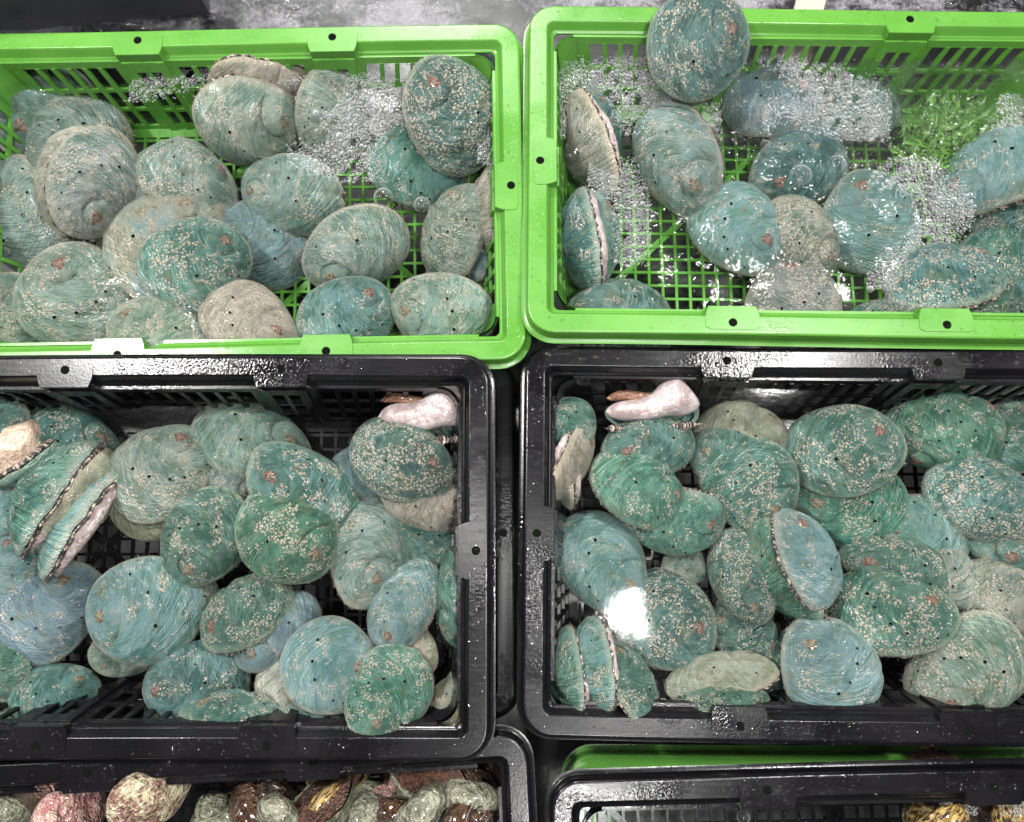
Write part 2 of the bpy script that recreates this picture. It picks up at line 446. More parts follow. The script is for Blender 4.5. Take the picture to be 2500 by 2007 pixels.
def tab_mesh():
    """lug on the inside of the rim, with a round hole that a black disc fills as painted shade; local +y points inward, z up, hole centre at origin"""
    V = []; F = []
    nh = 40; r = 0.0043
    outl = [(-0.0262, -0.0068), (0.0262, -0.0068), (0.0262, 0.0062), (0.0232, 0.0165), (-0.0232, 0.0165), (-0.0262, 0.0062)]
    ring = []
    for i in range(nh):
        a = 2 * math.pi * i / nh
        d = np.array([math.cos(a), math.sin(a)])
        best = None
        for k in range(len(outl)):
            p = np.array(outl[k]); q = np.array(outl[(k + 1) % len(outl)]); e = q - p
            den = d[0] * e[1] - d[1] * e[0]
            if abs(den) < 1e-12: continue
            tt = (p[0] * e[1] - p[1] * e[0]) / den; ss = (p[0] * d[1] - p[1] * d[0]) / den
            if tt > 0 and -1e-9 <= ss <= 1 + 1e-9 and (best is None or tt < best): best = tt
        ring.append(d * best)
    z = 0.0007
    hole_t = [(r * math.cos(2 * math.pi * i / nh), r * math.sin(2 * math.pi * i / nh), z) for i in range(nh)]
    hole_b = [(x, y, -0.0028) for x, y, _ in hole_t]
    V = hole_t + [(p[0], p[1], z) for p in ring] + [(p[0] * 1.015, p[1] * 1.02, z - 0.0009) for p in ring] + [(p[0] * 1.02, p[1] * (1.04 if p[1] > 0 else 1.02), -0.0098 if p[1] > 0.001 else -0.002) for p in ring] + hole_b
    for i in range(nh):
        j = (i + 1) % nh
        F += [(i, j, nh + j, nh + i)[::-1], (nh + i, nh + j, 2 * nh + j, 2 * nh + i)[::-1], (2 * nh + i, 2 * nh + j, 3 * nh + j, 3 * nh + i)[::-1], (i, 4 * nh + i, 4 * nh + j, j)[::-1]]
    b = len(V)
    V += [(0, 0, -0.0028)]
    me = mesh('tab', V, F, smooth=False)
    # the shade in the hole is painted by a separate black disc
    return me

def hole_shade_disc():
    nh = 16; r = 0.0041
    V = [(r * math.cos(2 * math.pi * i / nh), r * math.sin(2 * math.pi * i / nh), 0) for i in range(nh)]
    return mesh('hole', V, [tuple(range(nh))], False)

def wbox(u0, u1, v0, v1, w0, w1, hu, taper=True):
    """box in wall coordinates: u along, v down the wall, w inward; wall leans inward by DRAFT"""
    def P(u, v, w):
        uu = u * (hu - v * DRAFT) / hu if taper else u
        return (uu, w + v * DRAFT, -v)
    return [P(u0, v1, w0), P(u1, v1, w0), P(u1, v1, w1), P(u0, v1, w1), P(u0, v0, w0), P(u1, v0, w0), P(u1, v0, w1), P(u0, v0, w1)]

SLAT = {}
def slat_mesh(key, u, hu, v0, v1, wd):
    k = (key, round(u, 4), round(v0, 4), round(v1, 4))
    if k not in SLAT:
        V, F = boxes([wbox(u - wd, u + wd, v0, v1, -0.001, 0.0024, hu)])
        SLAT[k] = mesh('slat', V, F, False)
    return SLAT[k].copy() if False else SLAT[k]

BAR = {}
def make_crate(name, label, mat, loc, yaw, tx=0, ty=0, seed=1, simple=False, walls='bflr', cat='crate', group=None):
    rng = np.random.RandomState(seed)
    root = bpy.data.objects.new(name, None); COL.objects.link(root)
    root.empty_display_size = 0.05
    root.rotation_mode = 'QUATERNION'
    Rm = Matrix.Rotation(math.radians(yaw), 4, 'Z') @ Matrix.Rotation(math.radians(tx), 4, 'X') @ Matrix.Rotation(math.radians(ty), 4, 'Y')
    root.location = loc; root.rotation_quaternion = Rm.to_quaternion()
    tag(root, label, cat, group)
    m = M[mat]
    rm = mesh_with_mat(rim_mesh(rng), m)
    rim = obj('rim', rm, m, root)
    # lugs with holes
    tm = bpy.data.meshes.get('tab_' + mat)
    if tm is None:
        tm = tab_mesh(); tm.name = 'tab_' + mat; tm.materials.append(m)
        hm = hole_shade_disc(); hm.name = 'hole_' + mat; hm.materials.append(M['hole'])
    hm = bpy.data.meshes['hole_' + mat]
    spots = []
    if 'b' in walls: spots += [(-TABX, 0.170, math.pi), (TABX, 0.170, math.pi)]
    if 'f' in walls: spots += [(-TABX, -0.170, 0), (TABX, -0.170, 0)]
    if 'l' in walls: spots += [(-0.288, 0, -math.pi / 2)]
    if 'r' in walls: spots += [(0.288, 0, math.pi / 2)]
    for x, y, a in spots:
        o = obj('lug', tm, m, root, (x, y, 0.0)); o.rotation_euler[2] = a
        h = obj('hole', hm, M['hole'], o, (0, 0, 0.00032))  # black disc just above the rim top, painted as the hole's shade
    # walls
    IN = 0.0255
    top = 0.0105
    for side in walls:
        hu = (HX if side in 'bf' else HY) - IN
        hn = (HY if side in 'bf' else HX) - IN
        fx = Matrix.Identity(4)
        # local wall frame: u -> along, +w inward
        rot = {'b': math.pi, 'f': 0, 'r': math.pi / 2, 'l': -math.pi / 2}[side]
        L = []
        cr = 0.020
        rails = [(top, 0.019), (0.049, 0.0535), (0.078, 0.0825), (0.106, CH)]
        if simple: rails = [(top, CH)]
        for v0, v1 in rails: L.append(wbox(-hu + cr, hu - cr, v0, v1, -0.0012, 0.0018, hu))
        pil = [-TABX, TABX] if side in 'bf' else [0.0]
        solid = []
        if not simple:
            edges = [-hu + cr] + sum([[p - 0.034, p + 0.034] for p in pil], []) + [hu - cr]
            for p in pil:       # pilaster standing proud, two slots
                for (a, b) in ((-0.0225, -0.0135), (0.0135, 0.0225)):
                    L.append(wbox(p + a, p + b, top, CH, -0.0012, 0.0042, hu))
                L.append(wbox(p - 0.0022, p + 0.0022, top, CH, 0.0008, 0.0039, hu))
                for v0, v1 in ((top, 0.024), (0.050, 0.054), (0.078, 0.082)):
                    L.append(wbox(p - 0.0136, p + 0.0136, v0, v1, 0.0011, 0.0037, hu))
                for (a, b) in ((-0.034, -0.0226), (0.0226, 0.034)):
                    L.append(wbox(p + a, p + b, top + 0.001, CH, -0.0010, 0.0016, hu))
            for k in range(0, len(edges), 2):
                a, b = edges[k], edges[k + 1]
                for (s0, s1) in ((a, a + 0.016), (b - 0.016, b)):
                    if (k == 0 and s0 == a) or (k == len(edges) - 2 and s1 == b):
                        L.append(wbox(s0, s1, top + 0.001, CH, -0.0010, 0.0016, hu))
        V, F = boxes(L)
        # rounded corner to the next wall
        wall = obj('wall', mesh('wall', V, F, False), m, root)
        wall.rotation_euler[2] = rot
        wall.location = {'b': (0, hn, 0), 'f': (0, -hn, 0), 'r': (hn, 0, 0), 'l': (-hn, 0, 0)}[side]
        # a corner post per wall end
        if not simple:
            for k in range(0, len(edges), 2):
                a, b = edges[k], edges[k + 1]
                if k == 0: a += 0.016
                if k == len(edges) - 2: b -= 0.016
                ns = max(2, int(round((b - a) / 0.0172)))
                for i in range(1, ns):
                    u = a + (b - a) * i / ns
                    sm = slat_mesh(side in 'bf', u, hu, 0.0185, CH - 0.0085, 0.0026)
                    if not sm.users or len(sm.materials) == 0: pass
                    o = bpy.data.objects.new('slat', sm); COL.objects.link(o); o.parent = wall
                    if not sm.materials: sm.materials.append(m)
                    o.material_slots[0].link = 'OBJECT'; o.material_slots[0].material = m
    # rounded corners, one post each
    for sx, sy in ((1, 1), (-1, 1), (-1, -1), (1, -1)):
        V = []; F = []; n = 7; r = 0.0215
        for v in (top, CH):
            for w in (0, 0.0028):
                for i in range(n):
                    a = math.pi / 2 * i / (n - 1)
                    hx = HX - IN - v * DRAFT; hy = HY - IN - v * DRAFT
                    V.append((sx * (hx - r + (r - w) * math.cos(a)), sy * (hy - r + (r - w) * math.sin(a)), -v))
        for w in (0, 1):
            for i in range(n - 1):
                p = w * n + i
                F.append((p, p + 1, p + 1 + 2 * n, p + 2 * n))
        obj('corner_post', mesh('corner_post', V, F), m, root)
    # floor grid
    fl = bpy.data.objects.new('floor', None); COL.objects.link(fl); fl.parent = root
    hx, hy = HX - IN - CH * DRAFT, HY - IN - CH * DRAFT
    L = [abox(-hx, hx, hy - 0.012, hy, -CH, -CH + 0.003), abox(-hx, hx, -hy, -hy + 0.012, -CH, -CH + 0.003), abox(-hx, -hx + 0.012, -hy, hy, -CH + 0.0003, -CH + 0.0033), abox(hx - 0.012, hx, -hy, hy, -CH + 0.0003, -CH + 0.0033)]
    V, F = boxes(L)
    fr = obj('floor_frame', mesh('floor_frame', V, F, False), m, fl)
    if not simple:
        nx, ny = int(2 * hx / 0.0152), int(2 * hy / 0.0152)
        for ax, nn, hh, ll in ((0, nx, hx, hy), (1, ny, hy, hx)):
            k = (ax, mat)
            if k not in BAR:
                w = 0.0015
                bx = abox(-w, w, -ll, ll, 0, 0.0034) if ax == 0 else abox(-ll, ll, -w, w, 0.0004, 0.0030)
                V, F = boxes([bx]); BAR[k] = mesh('bar', V, F, False); BAR[k].materials.append(m)
            for i in range(1, nn):
                c = -hh + 2 * hh * i / nn
                o = bpy.data.objects.new('bar', BAR[k]); COL.objects.link(o); o.parent = fl
                o.location = (c, 0, -CH) if ax == 0 else (0, c, -CH)
        # diagonal stiffeners under the grid
        L = []
        for (x0, y0, x1, y1) in ((-hx, -hy, hx * 0.1, hy), (-hx * 0.1, -hy, hx, hy), (-hx, hy, hx * 0.1, -hy), (-hx * 0.1, hy, hx, -hy)):
            d = np.array([x1 - x0, y1 - y0]); nrm = np.array([-d[1], d[0]]) / np.linalg.norm(d) * 0.0035
            a = np.array([x0, y0]); b = np.array([x1, y1])
            L.append([(*(a - nrm), -CH - 0.003), (*(b - nrm), -CH - 0.003), (*(b + nrm), -CH - 0.003), (*(a + nrm), -CH - 0.003), (*(a - nrm), -CH + 0.0009), (*(b - nrm), -CH + 0.0009), (*(b + nrm), -CH + 0.0009), (*(a + nrm), -CH + 0.0009)])
        V, F = boxes(L)
        obj('diagonal_ribs', mesh('diagonal_ribs', V, F, False), m, fl)
    return root

def mesh_with_mat(me, m):
    me.materials.append(m); return me

CR = {}
CR['GL'] = make_crate('produce_crate', 'bright green plastic crate of abalone at the upper left, grey-green shells', 'green', (-0.2889, 0.3508, -0.008), 1.12, 0.48, 0.07, 1, group='plastic crates of shellfish')
CR['GR'] = make_crate('produce_crate', 'bright green plastic crate at the upper right with bubbling foamy water', 'green', (0.3164, 0.3736, 0.0045), -0.66, -3.12, 0, 2, group='plastic crates of shellfish')
CR['BL'] = make_crate('produce_crate', 'black plastic crate of teal abalone in the middle row at the left', 'black', (-0.3212, -0.0111, 0.008), 0.19, 1.88, -0.22, 3, group='plastic crates of shellfish')
CR['BR'] = make_crate('produce_crate', 'black plastic crate of teal abalone with bright lamp glare on its water', 'black', (0.3114, 0.0018, -0.0068), -0.79, -0.34, -1.02, 4, group='plastic crates of shellfish')
CR['B2'] = make_crate('produce_crate', 'nearly empty black crate cut off by the bottom right edge', 'black', (0.3395, -0.3934, -0.023), 1.36, 0.36, -0.69, 5, group='plastic crates of shellfish', walls='blr')
# crate of sea snails: its back-left hole is seen at (211,1888), the back-right one near (770,1858)
pa, _ = at(211, 1888, -0.022); pb, _ = at(768, 1857, -0.022)
mid = (pa + pb) / 2; yw = math.atan2((pb - pa)[1], (pb - pa)[0])
cs = mid + np.array([math.sin(yw), -math.cos(yw), 0]) * 0.170
CR['S'] = make_crate('produce_crate', 'black plastic crate of sea snails at the bottom left', 'black', tuple(cs), math.degrees(yw), 0, 0, 6, group='plastic crates of shellfish', walls='blr')
# crates standing lower in the tank
p, _ = at(1262, 1800, -0.085)
CR['UB'] = make_crate('stacked_crate', 'empty black crate sunk in the dark gap between the two middle crates', 'black', (p[0] - 0.302, p[1] + 0.2, -0.085), 0.4, 0, 0, 7, True, 'blr', group='crates under the water')
p, _ = at(1385, 1900, -0.10)
CR['UG'] = make_crate('stacked_crate', 'green crate sunk under water above the bottom right black crate', 'green', (p[0] + 0.300, p[1] - 0.160, -0.10), 0.0, 0, 0, 8, True, 'blr', group='crates under the water')

# ------------------------------------------------------------------ abalone shell
APEX = np.array([-0.30, -0.085])
KSP = 0.31

def vnoise1(rng, n, oct_, amp):
    th = np.linspace(0, 2 * np.pi, n, endpoint=False); r = np.zeros(n)
    for o in oct_:
        r += amp / (o ** 0.6) * rng.uniform(0.4, 1.0) * np.sin(o * th + rng.uniform(0, 6.28))
    return r

def outline(rng, n, ruffle=0.008, notch=0.0):
    th = np.linspace(0, 2 * np.pi, n, endpoint=False)
    wr = 0.75
    x = 0.5 * np.cos(th); y = wr / 2 * np.sin(th) * (1 + rng.uniform(0.02, 0.16) * np.cos(th + rng.uniform(-0.3, 0.7)))
    R = 1 + vnoise1(rng, n, (2, 3, 4, 5), 0.026)
    front = np.clip(np.cos(th) * 0.7 + 0.55, 0, 1)
    rf = vnoise1(rng, n, (23, 31, 37, 44), 1.0)
    R += ruffle * rf * front * 0.6
    if notch > 0:
        for _ in range(2):
            t0 = rng.uniform(-1.3, 1.3)
            dth = (th - t0 + np.pi) % (2 * np.pi) - np.pi
            R -= notch * np.exp(-(dth / 0.10) ** 2) * rng.uniform(0.5, 1)
    return th, np.stack([x * R, y * R], -1)

def shell_mesh(name, seed, H=0.27, ruffle=0.008, notch=0.0, nphi=144, nu=56):
    rng = np.random.RandomState(seed)
    th, O = outline(rng, nphi, ruffle, notch)
    oa = np.arctan2(O[:, 1], O[:, 0]); orad = np.hypot(O[:, 0], O[:, 1])
    order = np.argsort(oa); oa_s = oa[order]; or_s = orad[order]
    oa_e = np.concatenate([oa_s - 2 * np.pi, oa_s, oa_s + 2 * np.pi]); or_e = np.tile(or_s, 3)
    us = (np.arange(1, nu + 1) / nu) ** 0.92
    P = APEX[None, None, :] + us[:, None, None] * (O[None] - APEX[None, None, :])      # nu, nphi, 2
    x, y = P[..., 0], P[..., 1]
    d = np.hypot(x, y) / np.interp(np.arctan2(y, x).ravel(), oa_e, or_e).reshape(x.shape)
    d = np.clip(d, 0, 1)
    z = H * (0.88 * (1 - d ** 2.0) ** 0.72 + 0.20 * (1 - d ** 4) ** 0.5)
    dx, dy = x - APEX[0], y - APEX[1]
    rho = np.hypot(dx, dy) + 1e-4; al = np.arctan2(dy, dx); lr = np.log(rho)
    q1 = lr / KSP + al
    phs = math.log(0.28) / KSP - math.pi / 2          # suture passes rho .28 on the right side
    s = ((q1 - phs) / (2 * np.pi)) % 1.0
    fade = np.clip((1 - d) / 0.18, 0, 1)
    amp = 0.042 * np.clip(rho / 0.16, 0, 1) * np.clip(1.6 - rho / 0.45, 0.35, 1)
    z = z + amp * (np.sin(np.pi * s) ** 0.55 - 0.62) * (0.3 + 0.7 * fade)
    sd = np.minimum(s, 1 - s)
    z = z - 0.016 * np.exp(-(sd / 0.035) ** 2) * np.clip(rho / 0.10, 0, 1) * np.clip(1.5 - rho / 0.30, 0, 1)
    # ledges where growth paused
    for _ in range(3):
        l0 = math.log(rng.uniform(0.30, 0.85)); wob = 0.05 * np.sin(3 * al + rng.uniform(0, 6)) + 0.018 * np.sin(11 * al + rng.uniform(0, 6)) + 0.008 * np.sin(23 * al + rng.uniform(0, 6))
        z = z - rng.uniform(0.004, 0.010) / (1 + np.exp(-(lr + 0.22 * al - l0 + wob) / 0.012))
    z = z + 0.030 * np.exp(-(rho / 0.075) ** 2) + 0.018 * np.exp(-(rho / 0.16) ** 2)
    # row of holes: ridge, then a steeper flank outside it
    qh = math.log(0.285) / KSP + math.pi / 2
    sh = ((qh - phs) / (2 * np.pi)) % 1.0
    ds = s - sh
    z = z + 0.011 * np.exp(-(ds / 0.022) ** 2) * np.clip(rho / 0.3, 0, 1) * fade
    z = z - 0.05 * np.clip(ds, 0, 1) * np.clip(rho / 0.4, 0, 1) * fade
    # growth ripples
    q3 = lr / 0.55 - al
    z = z + rng.uniform(0.004, 0.008) * np.sin(3 * q3 + 2.2 * np.sin(5 * lr + rng.uniform(0, 6))) * np.clip(rho / 0.3, 0, 1)
    z = z + rng.uniform(0.003, 0.007) * np.sin(9 * q3 + rng.uniform(0, 6)) * np.clip(rho / 0.35, 0, 1) * (0.4 + 0.6 * d)
    z = z + 0.006 * np.sin(7 * x + rng.uniform(0, 6)) * np.sin(8 * y + rng.uniform(0, 6))
    z = z - 0.055 * (x / 0.5) ** 2 + 0.03 * (y / 0.375) ** 2 * 0.5
    # rolled lip
    V = [(APEX[0], APEX[1], 0)]
    az = z[0].mean() + 0.004
    V[0] = (APEX[0], APEX[1], az)
    spi = [(0, 0, -5.0)]; gro = [(0, 0, -5.0)]; ed = [0.6]
    V += list(np.stack([x, y, z], -1).reshape(-1, 3))
    spi += list(np.stack([np.cos(q1), np.sin(q1), lr], -1).reshape(-1, 3))
    gro += list(np.stack([np.cos(q3), np.sin(q3), lr], -1).reshape(-1, 3))
    ed += list(d.ravel())
    zr = z[-1]
    for sc, dz in ((0.985, -0.010), (0.955, -0.008), (0.90, 0.03)):
        V += [(O[i, 0] * sc, O[i, 1] * sc, zr[i] + dz) for i in range(nphi)]
        spi += list(np.stack([np.cos(q1[-1]), np.sin(q1[-1]), lr[-1]], -1)); gro += list(np.stack([np.cos(q3[-1]), np.sin(q3[-1]), lr[-1]], -1)); ed += [1.05] * nphi
    F = [(0, 1 + i, 1 + (i + 1) % nphi) for i in range(nphi)]
    for j in range(nu + 2):
        for i in range(nphi):
            a = 1 + j * nphi + i; b = 1 + j * nphi + (i + 1) % nphi
            F.append((a, a + nphi, b + nphi, b))
    me = mesh(name, V, F)
    for nm, arr in (('spi', spi), ('gro', gro)):
        at_ = me.attributes.new(nm, 'FLOAT_VECTOR', 'POINT'); at_.data.foreach_set('vector', np.array(arr, dtype=np.float32).ravel())
    at_ = me.attributes.new('edge', 'FLOAT', 'POINT'); at_.data.foreach_set('value', np.array(ed, dtype=np.float32))
    me.materials.append(M['shell'])
    # rows of breathing holes: little craters
    def surf(px, py):
        i = np.argmin((x - px) ** 2 + (y - py) ** 2); j = np.unravel_index(i, x.shape)
        ju = min(max(j[0], 1), nu - 2); jp = j[1]
        a = np.array([x[ju + 1, jp] - x[ju - 1, jp], y[ju + 1, jp] - y[ju - 1, jp], z[ju + 1, jp] - z[ju - 1, jp]])
        k0, k1 = (jp - 1) % nphi, (jp + 1) % nphi
        b = np.array([x[ju, k1] - x[ju, k0], y[ju, k1] - y[ju, k0], z[ju, k1] - z[ju, k0]])
        nn = np.cross(a, b); nn /= np.linalg.norm(nn) + 1e-9
        if nn[2] < 0: nn = -nn
        return np.array([px, py, z[j]]), nn
    HV, HF, MI, HS, HG = [], [], [], [], []
    fs, fg = np.array(spi[1:1 + nu * nphi]), np.array(gro[1:1 + nu * nphi])
    nh = rng.randint(5, 8)
    for k in range(nh):
        a = math.radians(118 - 118 * k / (nh - 1) + rng.uniform(-3, 3))
        r = math.exp(KSP * (qh - a))
        px, py = APEX[0] + r * math.cos(a), APEX[1] + r * math.sin(a)
        dd = math.hypot(px, py) / np.interp(math.atan2(py, px), oa_e, or_e)
        if dd > 0.93: continue
        c, nn = surf(px, py)
        t1 = np.cross(nn, [0.3, 0.9, 0.1]); t1 /= np.linalg.norm(t1); t2 = np.cross(nn, t1)
        hr = (0.0065 + 0.0045 * k / nh)
        b = len(HV); m = 10
        for rr, hh in ((1.8, -0.004), (1.25, 0.004), (1.0, 0.0045), (0.85, 0.001)):
            for i in range(m):
                an = 2 * math.pi * i / m
                HV.append(c + (t1 * math.cos(an) * 1.25 + t2 * math.sin(an)) * hr * rr + nn * hh)
                kx_ = np.argmin((x - HV[-1][0]) ** 2 + (y - HV[-1][1]) ** 2); HS.append(fs[kx_]); HG.append(fg[kx_])
        for q in range(3):
            for i in range(m):
                HF.append((b + q * m + i, b + q * m + (i + 1) % m, b + (q + 1) * m + (i + 1) % m, b + (q + 1) * m + i)); MI.append(0 if q < 1 else 1)
        HF.append(tuple(b + 3 * m + i for i in range(m))); MI.append(1)
    hm = mesh(name + '_holes', HV, HF)
    for nm, arr in (('spi', HS), ('gro', HG)):
        at_ = hm.attributes.new(nm, 'FLOAT_VECTOR', 'POINT'); at_.data.foreach_set('vector', np.array(arr, dtype=np.float32).ravel())
    at_ = hm.attributes.new('edge', 'FLOAT', 'POINT'); at_.data.foreach_set('value', np.array([0.8] * len(HV), dtype=np.float32))
    hm.materials.append(M['shell']); hm.materials.append(M['hole'])
    hm.polygons.foreach_set('material_index', MI)
    # worn spire tip
    SV, SF = [], []
    m, kk = 18, 6
    for j in range(kk):
        rr = 0.050 * (1 - j / kk) ** 0.8
        for i in range(m):
            an = 2 * math.pi * i / m
            wob = 1 + 0.16 * math.sin(3 * an + seed) + 0.10 * math.sin(5 * an + 2 * seed)
            px, py = APEX[0] + rr * wob * math.cos(an) * 1.15, APEX[1] + rr * wob * math.sin(an)
            i2 = np.argmin((x - px) ** 2 + (y - py) ** 2)
            zz = z.ravel()[i2]
            SV.append((px, py, zz - 0.004 + 0.011 * math.sin(math.pi / 2 * j / (kk - 1)) * (1 - 0.5 * (j >= kk - 2)) + rng.uniform(-0.0015, 0.0015)))
    for j in range(kk - 1):
        for i in range(m):
            SF.append((j * m + i, j * m + (i + 1) % m, (j + 1) * m + (i + 1) % m, (j + 1) * m + i))
    SF.append(tuple((kk - 1) * m + i for i in range(m)))
    sm = mesh(name + '_spire', SV, SF)
    # foot: soft slab that fills the aperture
    def slab(h, s0, name, squeeze=1.0):
        FV, FF = [], []
        prof = [(0.97, 0.05), (0.95, 0.0), (0.88, -0.22), (0.95, -0.45), (0.94, -0.68), (0.82, -0.88), (0.55, -0.99), (0.25, -1.02), (0.05, -1.0)] if h > 0.3 else [(0.97, 0.05), (0.98, 0.0), (0.97, -0.25), (1.02, -0.55), (1.0, -0.85), (0.90, -1.0), (0.5, -1.03), (0.1, -1.0)]
        nn = 48
        for sc, zz in prof:
            for i in range(nn):
                a = 2 * math.pi * i / nn
                k = int(i / nn * nphi)
                wv = 1 + (0.03 * math.sin(5 * a + seed) + 0.02 * math.sin(11 * a)) * (zz < -0.1)
                FV.append((O[k, 0] * s0 * sc * wv, O[k, 1] * s0 * sc * wv, zz * h + (0.01 * math.sin(4 * a + seed) if zz < -0.2 else 0) + zr[k] * (1 + zz if zz > -1 else 0)))
        for j in range(len(prof) - 1):
            for i in range(nn):
                a, b = j * nn + i, j * nn + (i + 1) % nn
                FF.append((a, a + nn, b + nn, b))
        FF.append(tuple((len(prof) - 1) * nn + i for i in range(nn)))
        return mesh(name, FV, FF)
    foot = slab(0.17, 0.86, name + '_foot')
    # mantle fringe with tentacles
    RV, RF, AN = [], [], []
    nn = 120
    for sc, dz, wv in ((0.88, 0.0, 0), (0.975, -0.020, 0.5), (1.0, -0.034, 1.0), (0.93, -0.052, 0.6), (0.84, -0.05, 0)):
        for i in range(nn):
            a = 2 * math.pi * i / nn; k = i * nphi // nn
            w = 1 + wv * (0.012 * math.sin(17 * a + seed) + 0.010 * math.sin(29 * a + 2 * seed))
            RV.append((O[k, 0] * sc * w, O[k, 1] * sc * w, zr[k] + dz + wv * 0.008 * math.sin(23 * a))); AN.append(i / nn)
    for j in range(4):
        for i in range(nn):
            a, b = j * nn + i, j * nn + (i + 1) % nn
            RF.append((a, a + nn, b + nn, b))
    for t in range(70):
        i = rng.randint(nn); k = i * nphi // nn
        p = np.array([O[k, 0], O[k, 1]]) * 0.985; nrm = p / np.linalg.norm(p); tg = np.array([-nrm[1], nrm[0]])
        ln = rng.uniform(0.02, 0.05); b = len(RV); w = 0.0028
        tip = p + nrm * ln + tg * rng.uniform(-0.015, 0.015)
        zz = zr[k] - 0.03
        RV += [(*(p + tg * w), zz), (*(p - tg * w), zz), (*p, zz + w * 1.6), (*tip, zz + rng.uniform(-0.02, 0.02))]; AN += [i / nn] * 4
        RF += [(b, b + 1, b + 3), (b + 1, b + 2, b + 3), (b + 2, b, b + 3)]
    rm = mesh(name + '_fringe', RV, RF)
    at_ = rm.attributes.new('ang', 'FLOAT', 'POINT'); at_.data.foreach_set('value', np.array(AN, dtype=np.float32))
    rm.materials.append(M['fringe'])
    big = slab(0.34, 0.80, name + '_bigfoot')
    LV = []
    for sc, zz in ((0.80, -0.85), (0.78, -0.95), (0.66, -1.04), (0.45, -1.05), (0.1, -1.03)):
        for i in range(48):
            a = 2 * math.pi * i / 48; k = int(i / 48 * nphi)
            w = 1 + 0.05 * math.sin(5 * a + seed) + 0.03 * math.sin(9 * a)
            LV.append((O[k, 0] * 0.80 * sc * w, O[k, 1] * 0.80 * sc * w, zz * 0.34 + 0.012 * math.sin(3 * a + seed)))
    LF = [(j * 48 + i, (j + 1) * 48 + i, (j + 1) * 48 + (i + 1) % 48, j * 48 + (i + 1) % 48) for j in range(4) for i in range(48)] + [tuple(4 * 48 + i for i in range(48))]
    sole = mesh(name + '_sole', LV, LF); sole.materials.append(M['sole'])
    return dict(sole=sole, shell=me, holes=hm, spire=sm, foot=foot, fringe=rm, big=big)

VARS = [shell_mesh('shell%d' % i, 11 + i * 7, H=h, ruffle=r, notch=nt) for i, (h, r, nt) in enumerate([
    (0.27, 0.004, 0), (0.25, 0.006, 0), (0.29, 0.005, 0.0), (0.24, 0.009, 0.0), (0.26, 0.012, 0.05), (0.28, 0.006, 0.0),
    (0.23, 0.016, 0.06), (0.30, 0.003, 0.0), (0.26, 0.008, 0.03), (0.25, 0.005, 0.0),
    (0.27, 0.006, 0.02), (0.24, 0.010, 0.0), (0.28, 0.007, 0.03), (0.26, 0.004, 0.0), (0.25, 0.014, 0.04), (0.27, 0.008, 0.0)])]

PAL = {
    'T': ((0.030, 0.165, 0.142), (0.155, 0.410, 0.355), (0.52, 0.64, 0.54)),
    'E': ((0.032, 0.180, 0.125), (0.155, 0.430, 0.325), (0.46, 0.62, 0.46)),
    'G': ((0.130, 0.260, 0.210), (0.460, 0.560, 0.470), (0.80, 0.74, 0.61)),
    'B': ((0.110, 0.310, 0.300), (0.330, 0.560, 0.545), (0.65, 0.68, 0.56)),
    'P': ((0.330, 0.355, 0.275), (0.690, 0.680, 0.560), (0.82, 0.73, 0.55)),
    'V': ((0.130, 0.270, 0.310), (0.320, 0.470, 0.540), (0.60, 0.63, 0.56)),
}
DS = 2500.0 / 2156.0
FLOORZ = {'GL': -0.118, 'GR': -0.112, 'BL': -0.108, 'BR': -0.118}
GROUPS = {'GL': 'abalone in the upper left green crate', 'GR': 'abalone in the upper right green crate', 'BL': 'abalone in the left black crate', 'BR': 'abalone in the right black crate'}
ALL = []

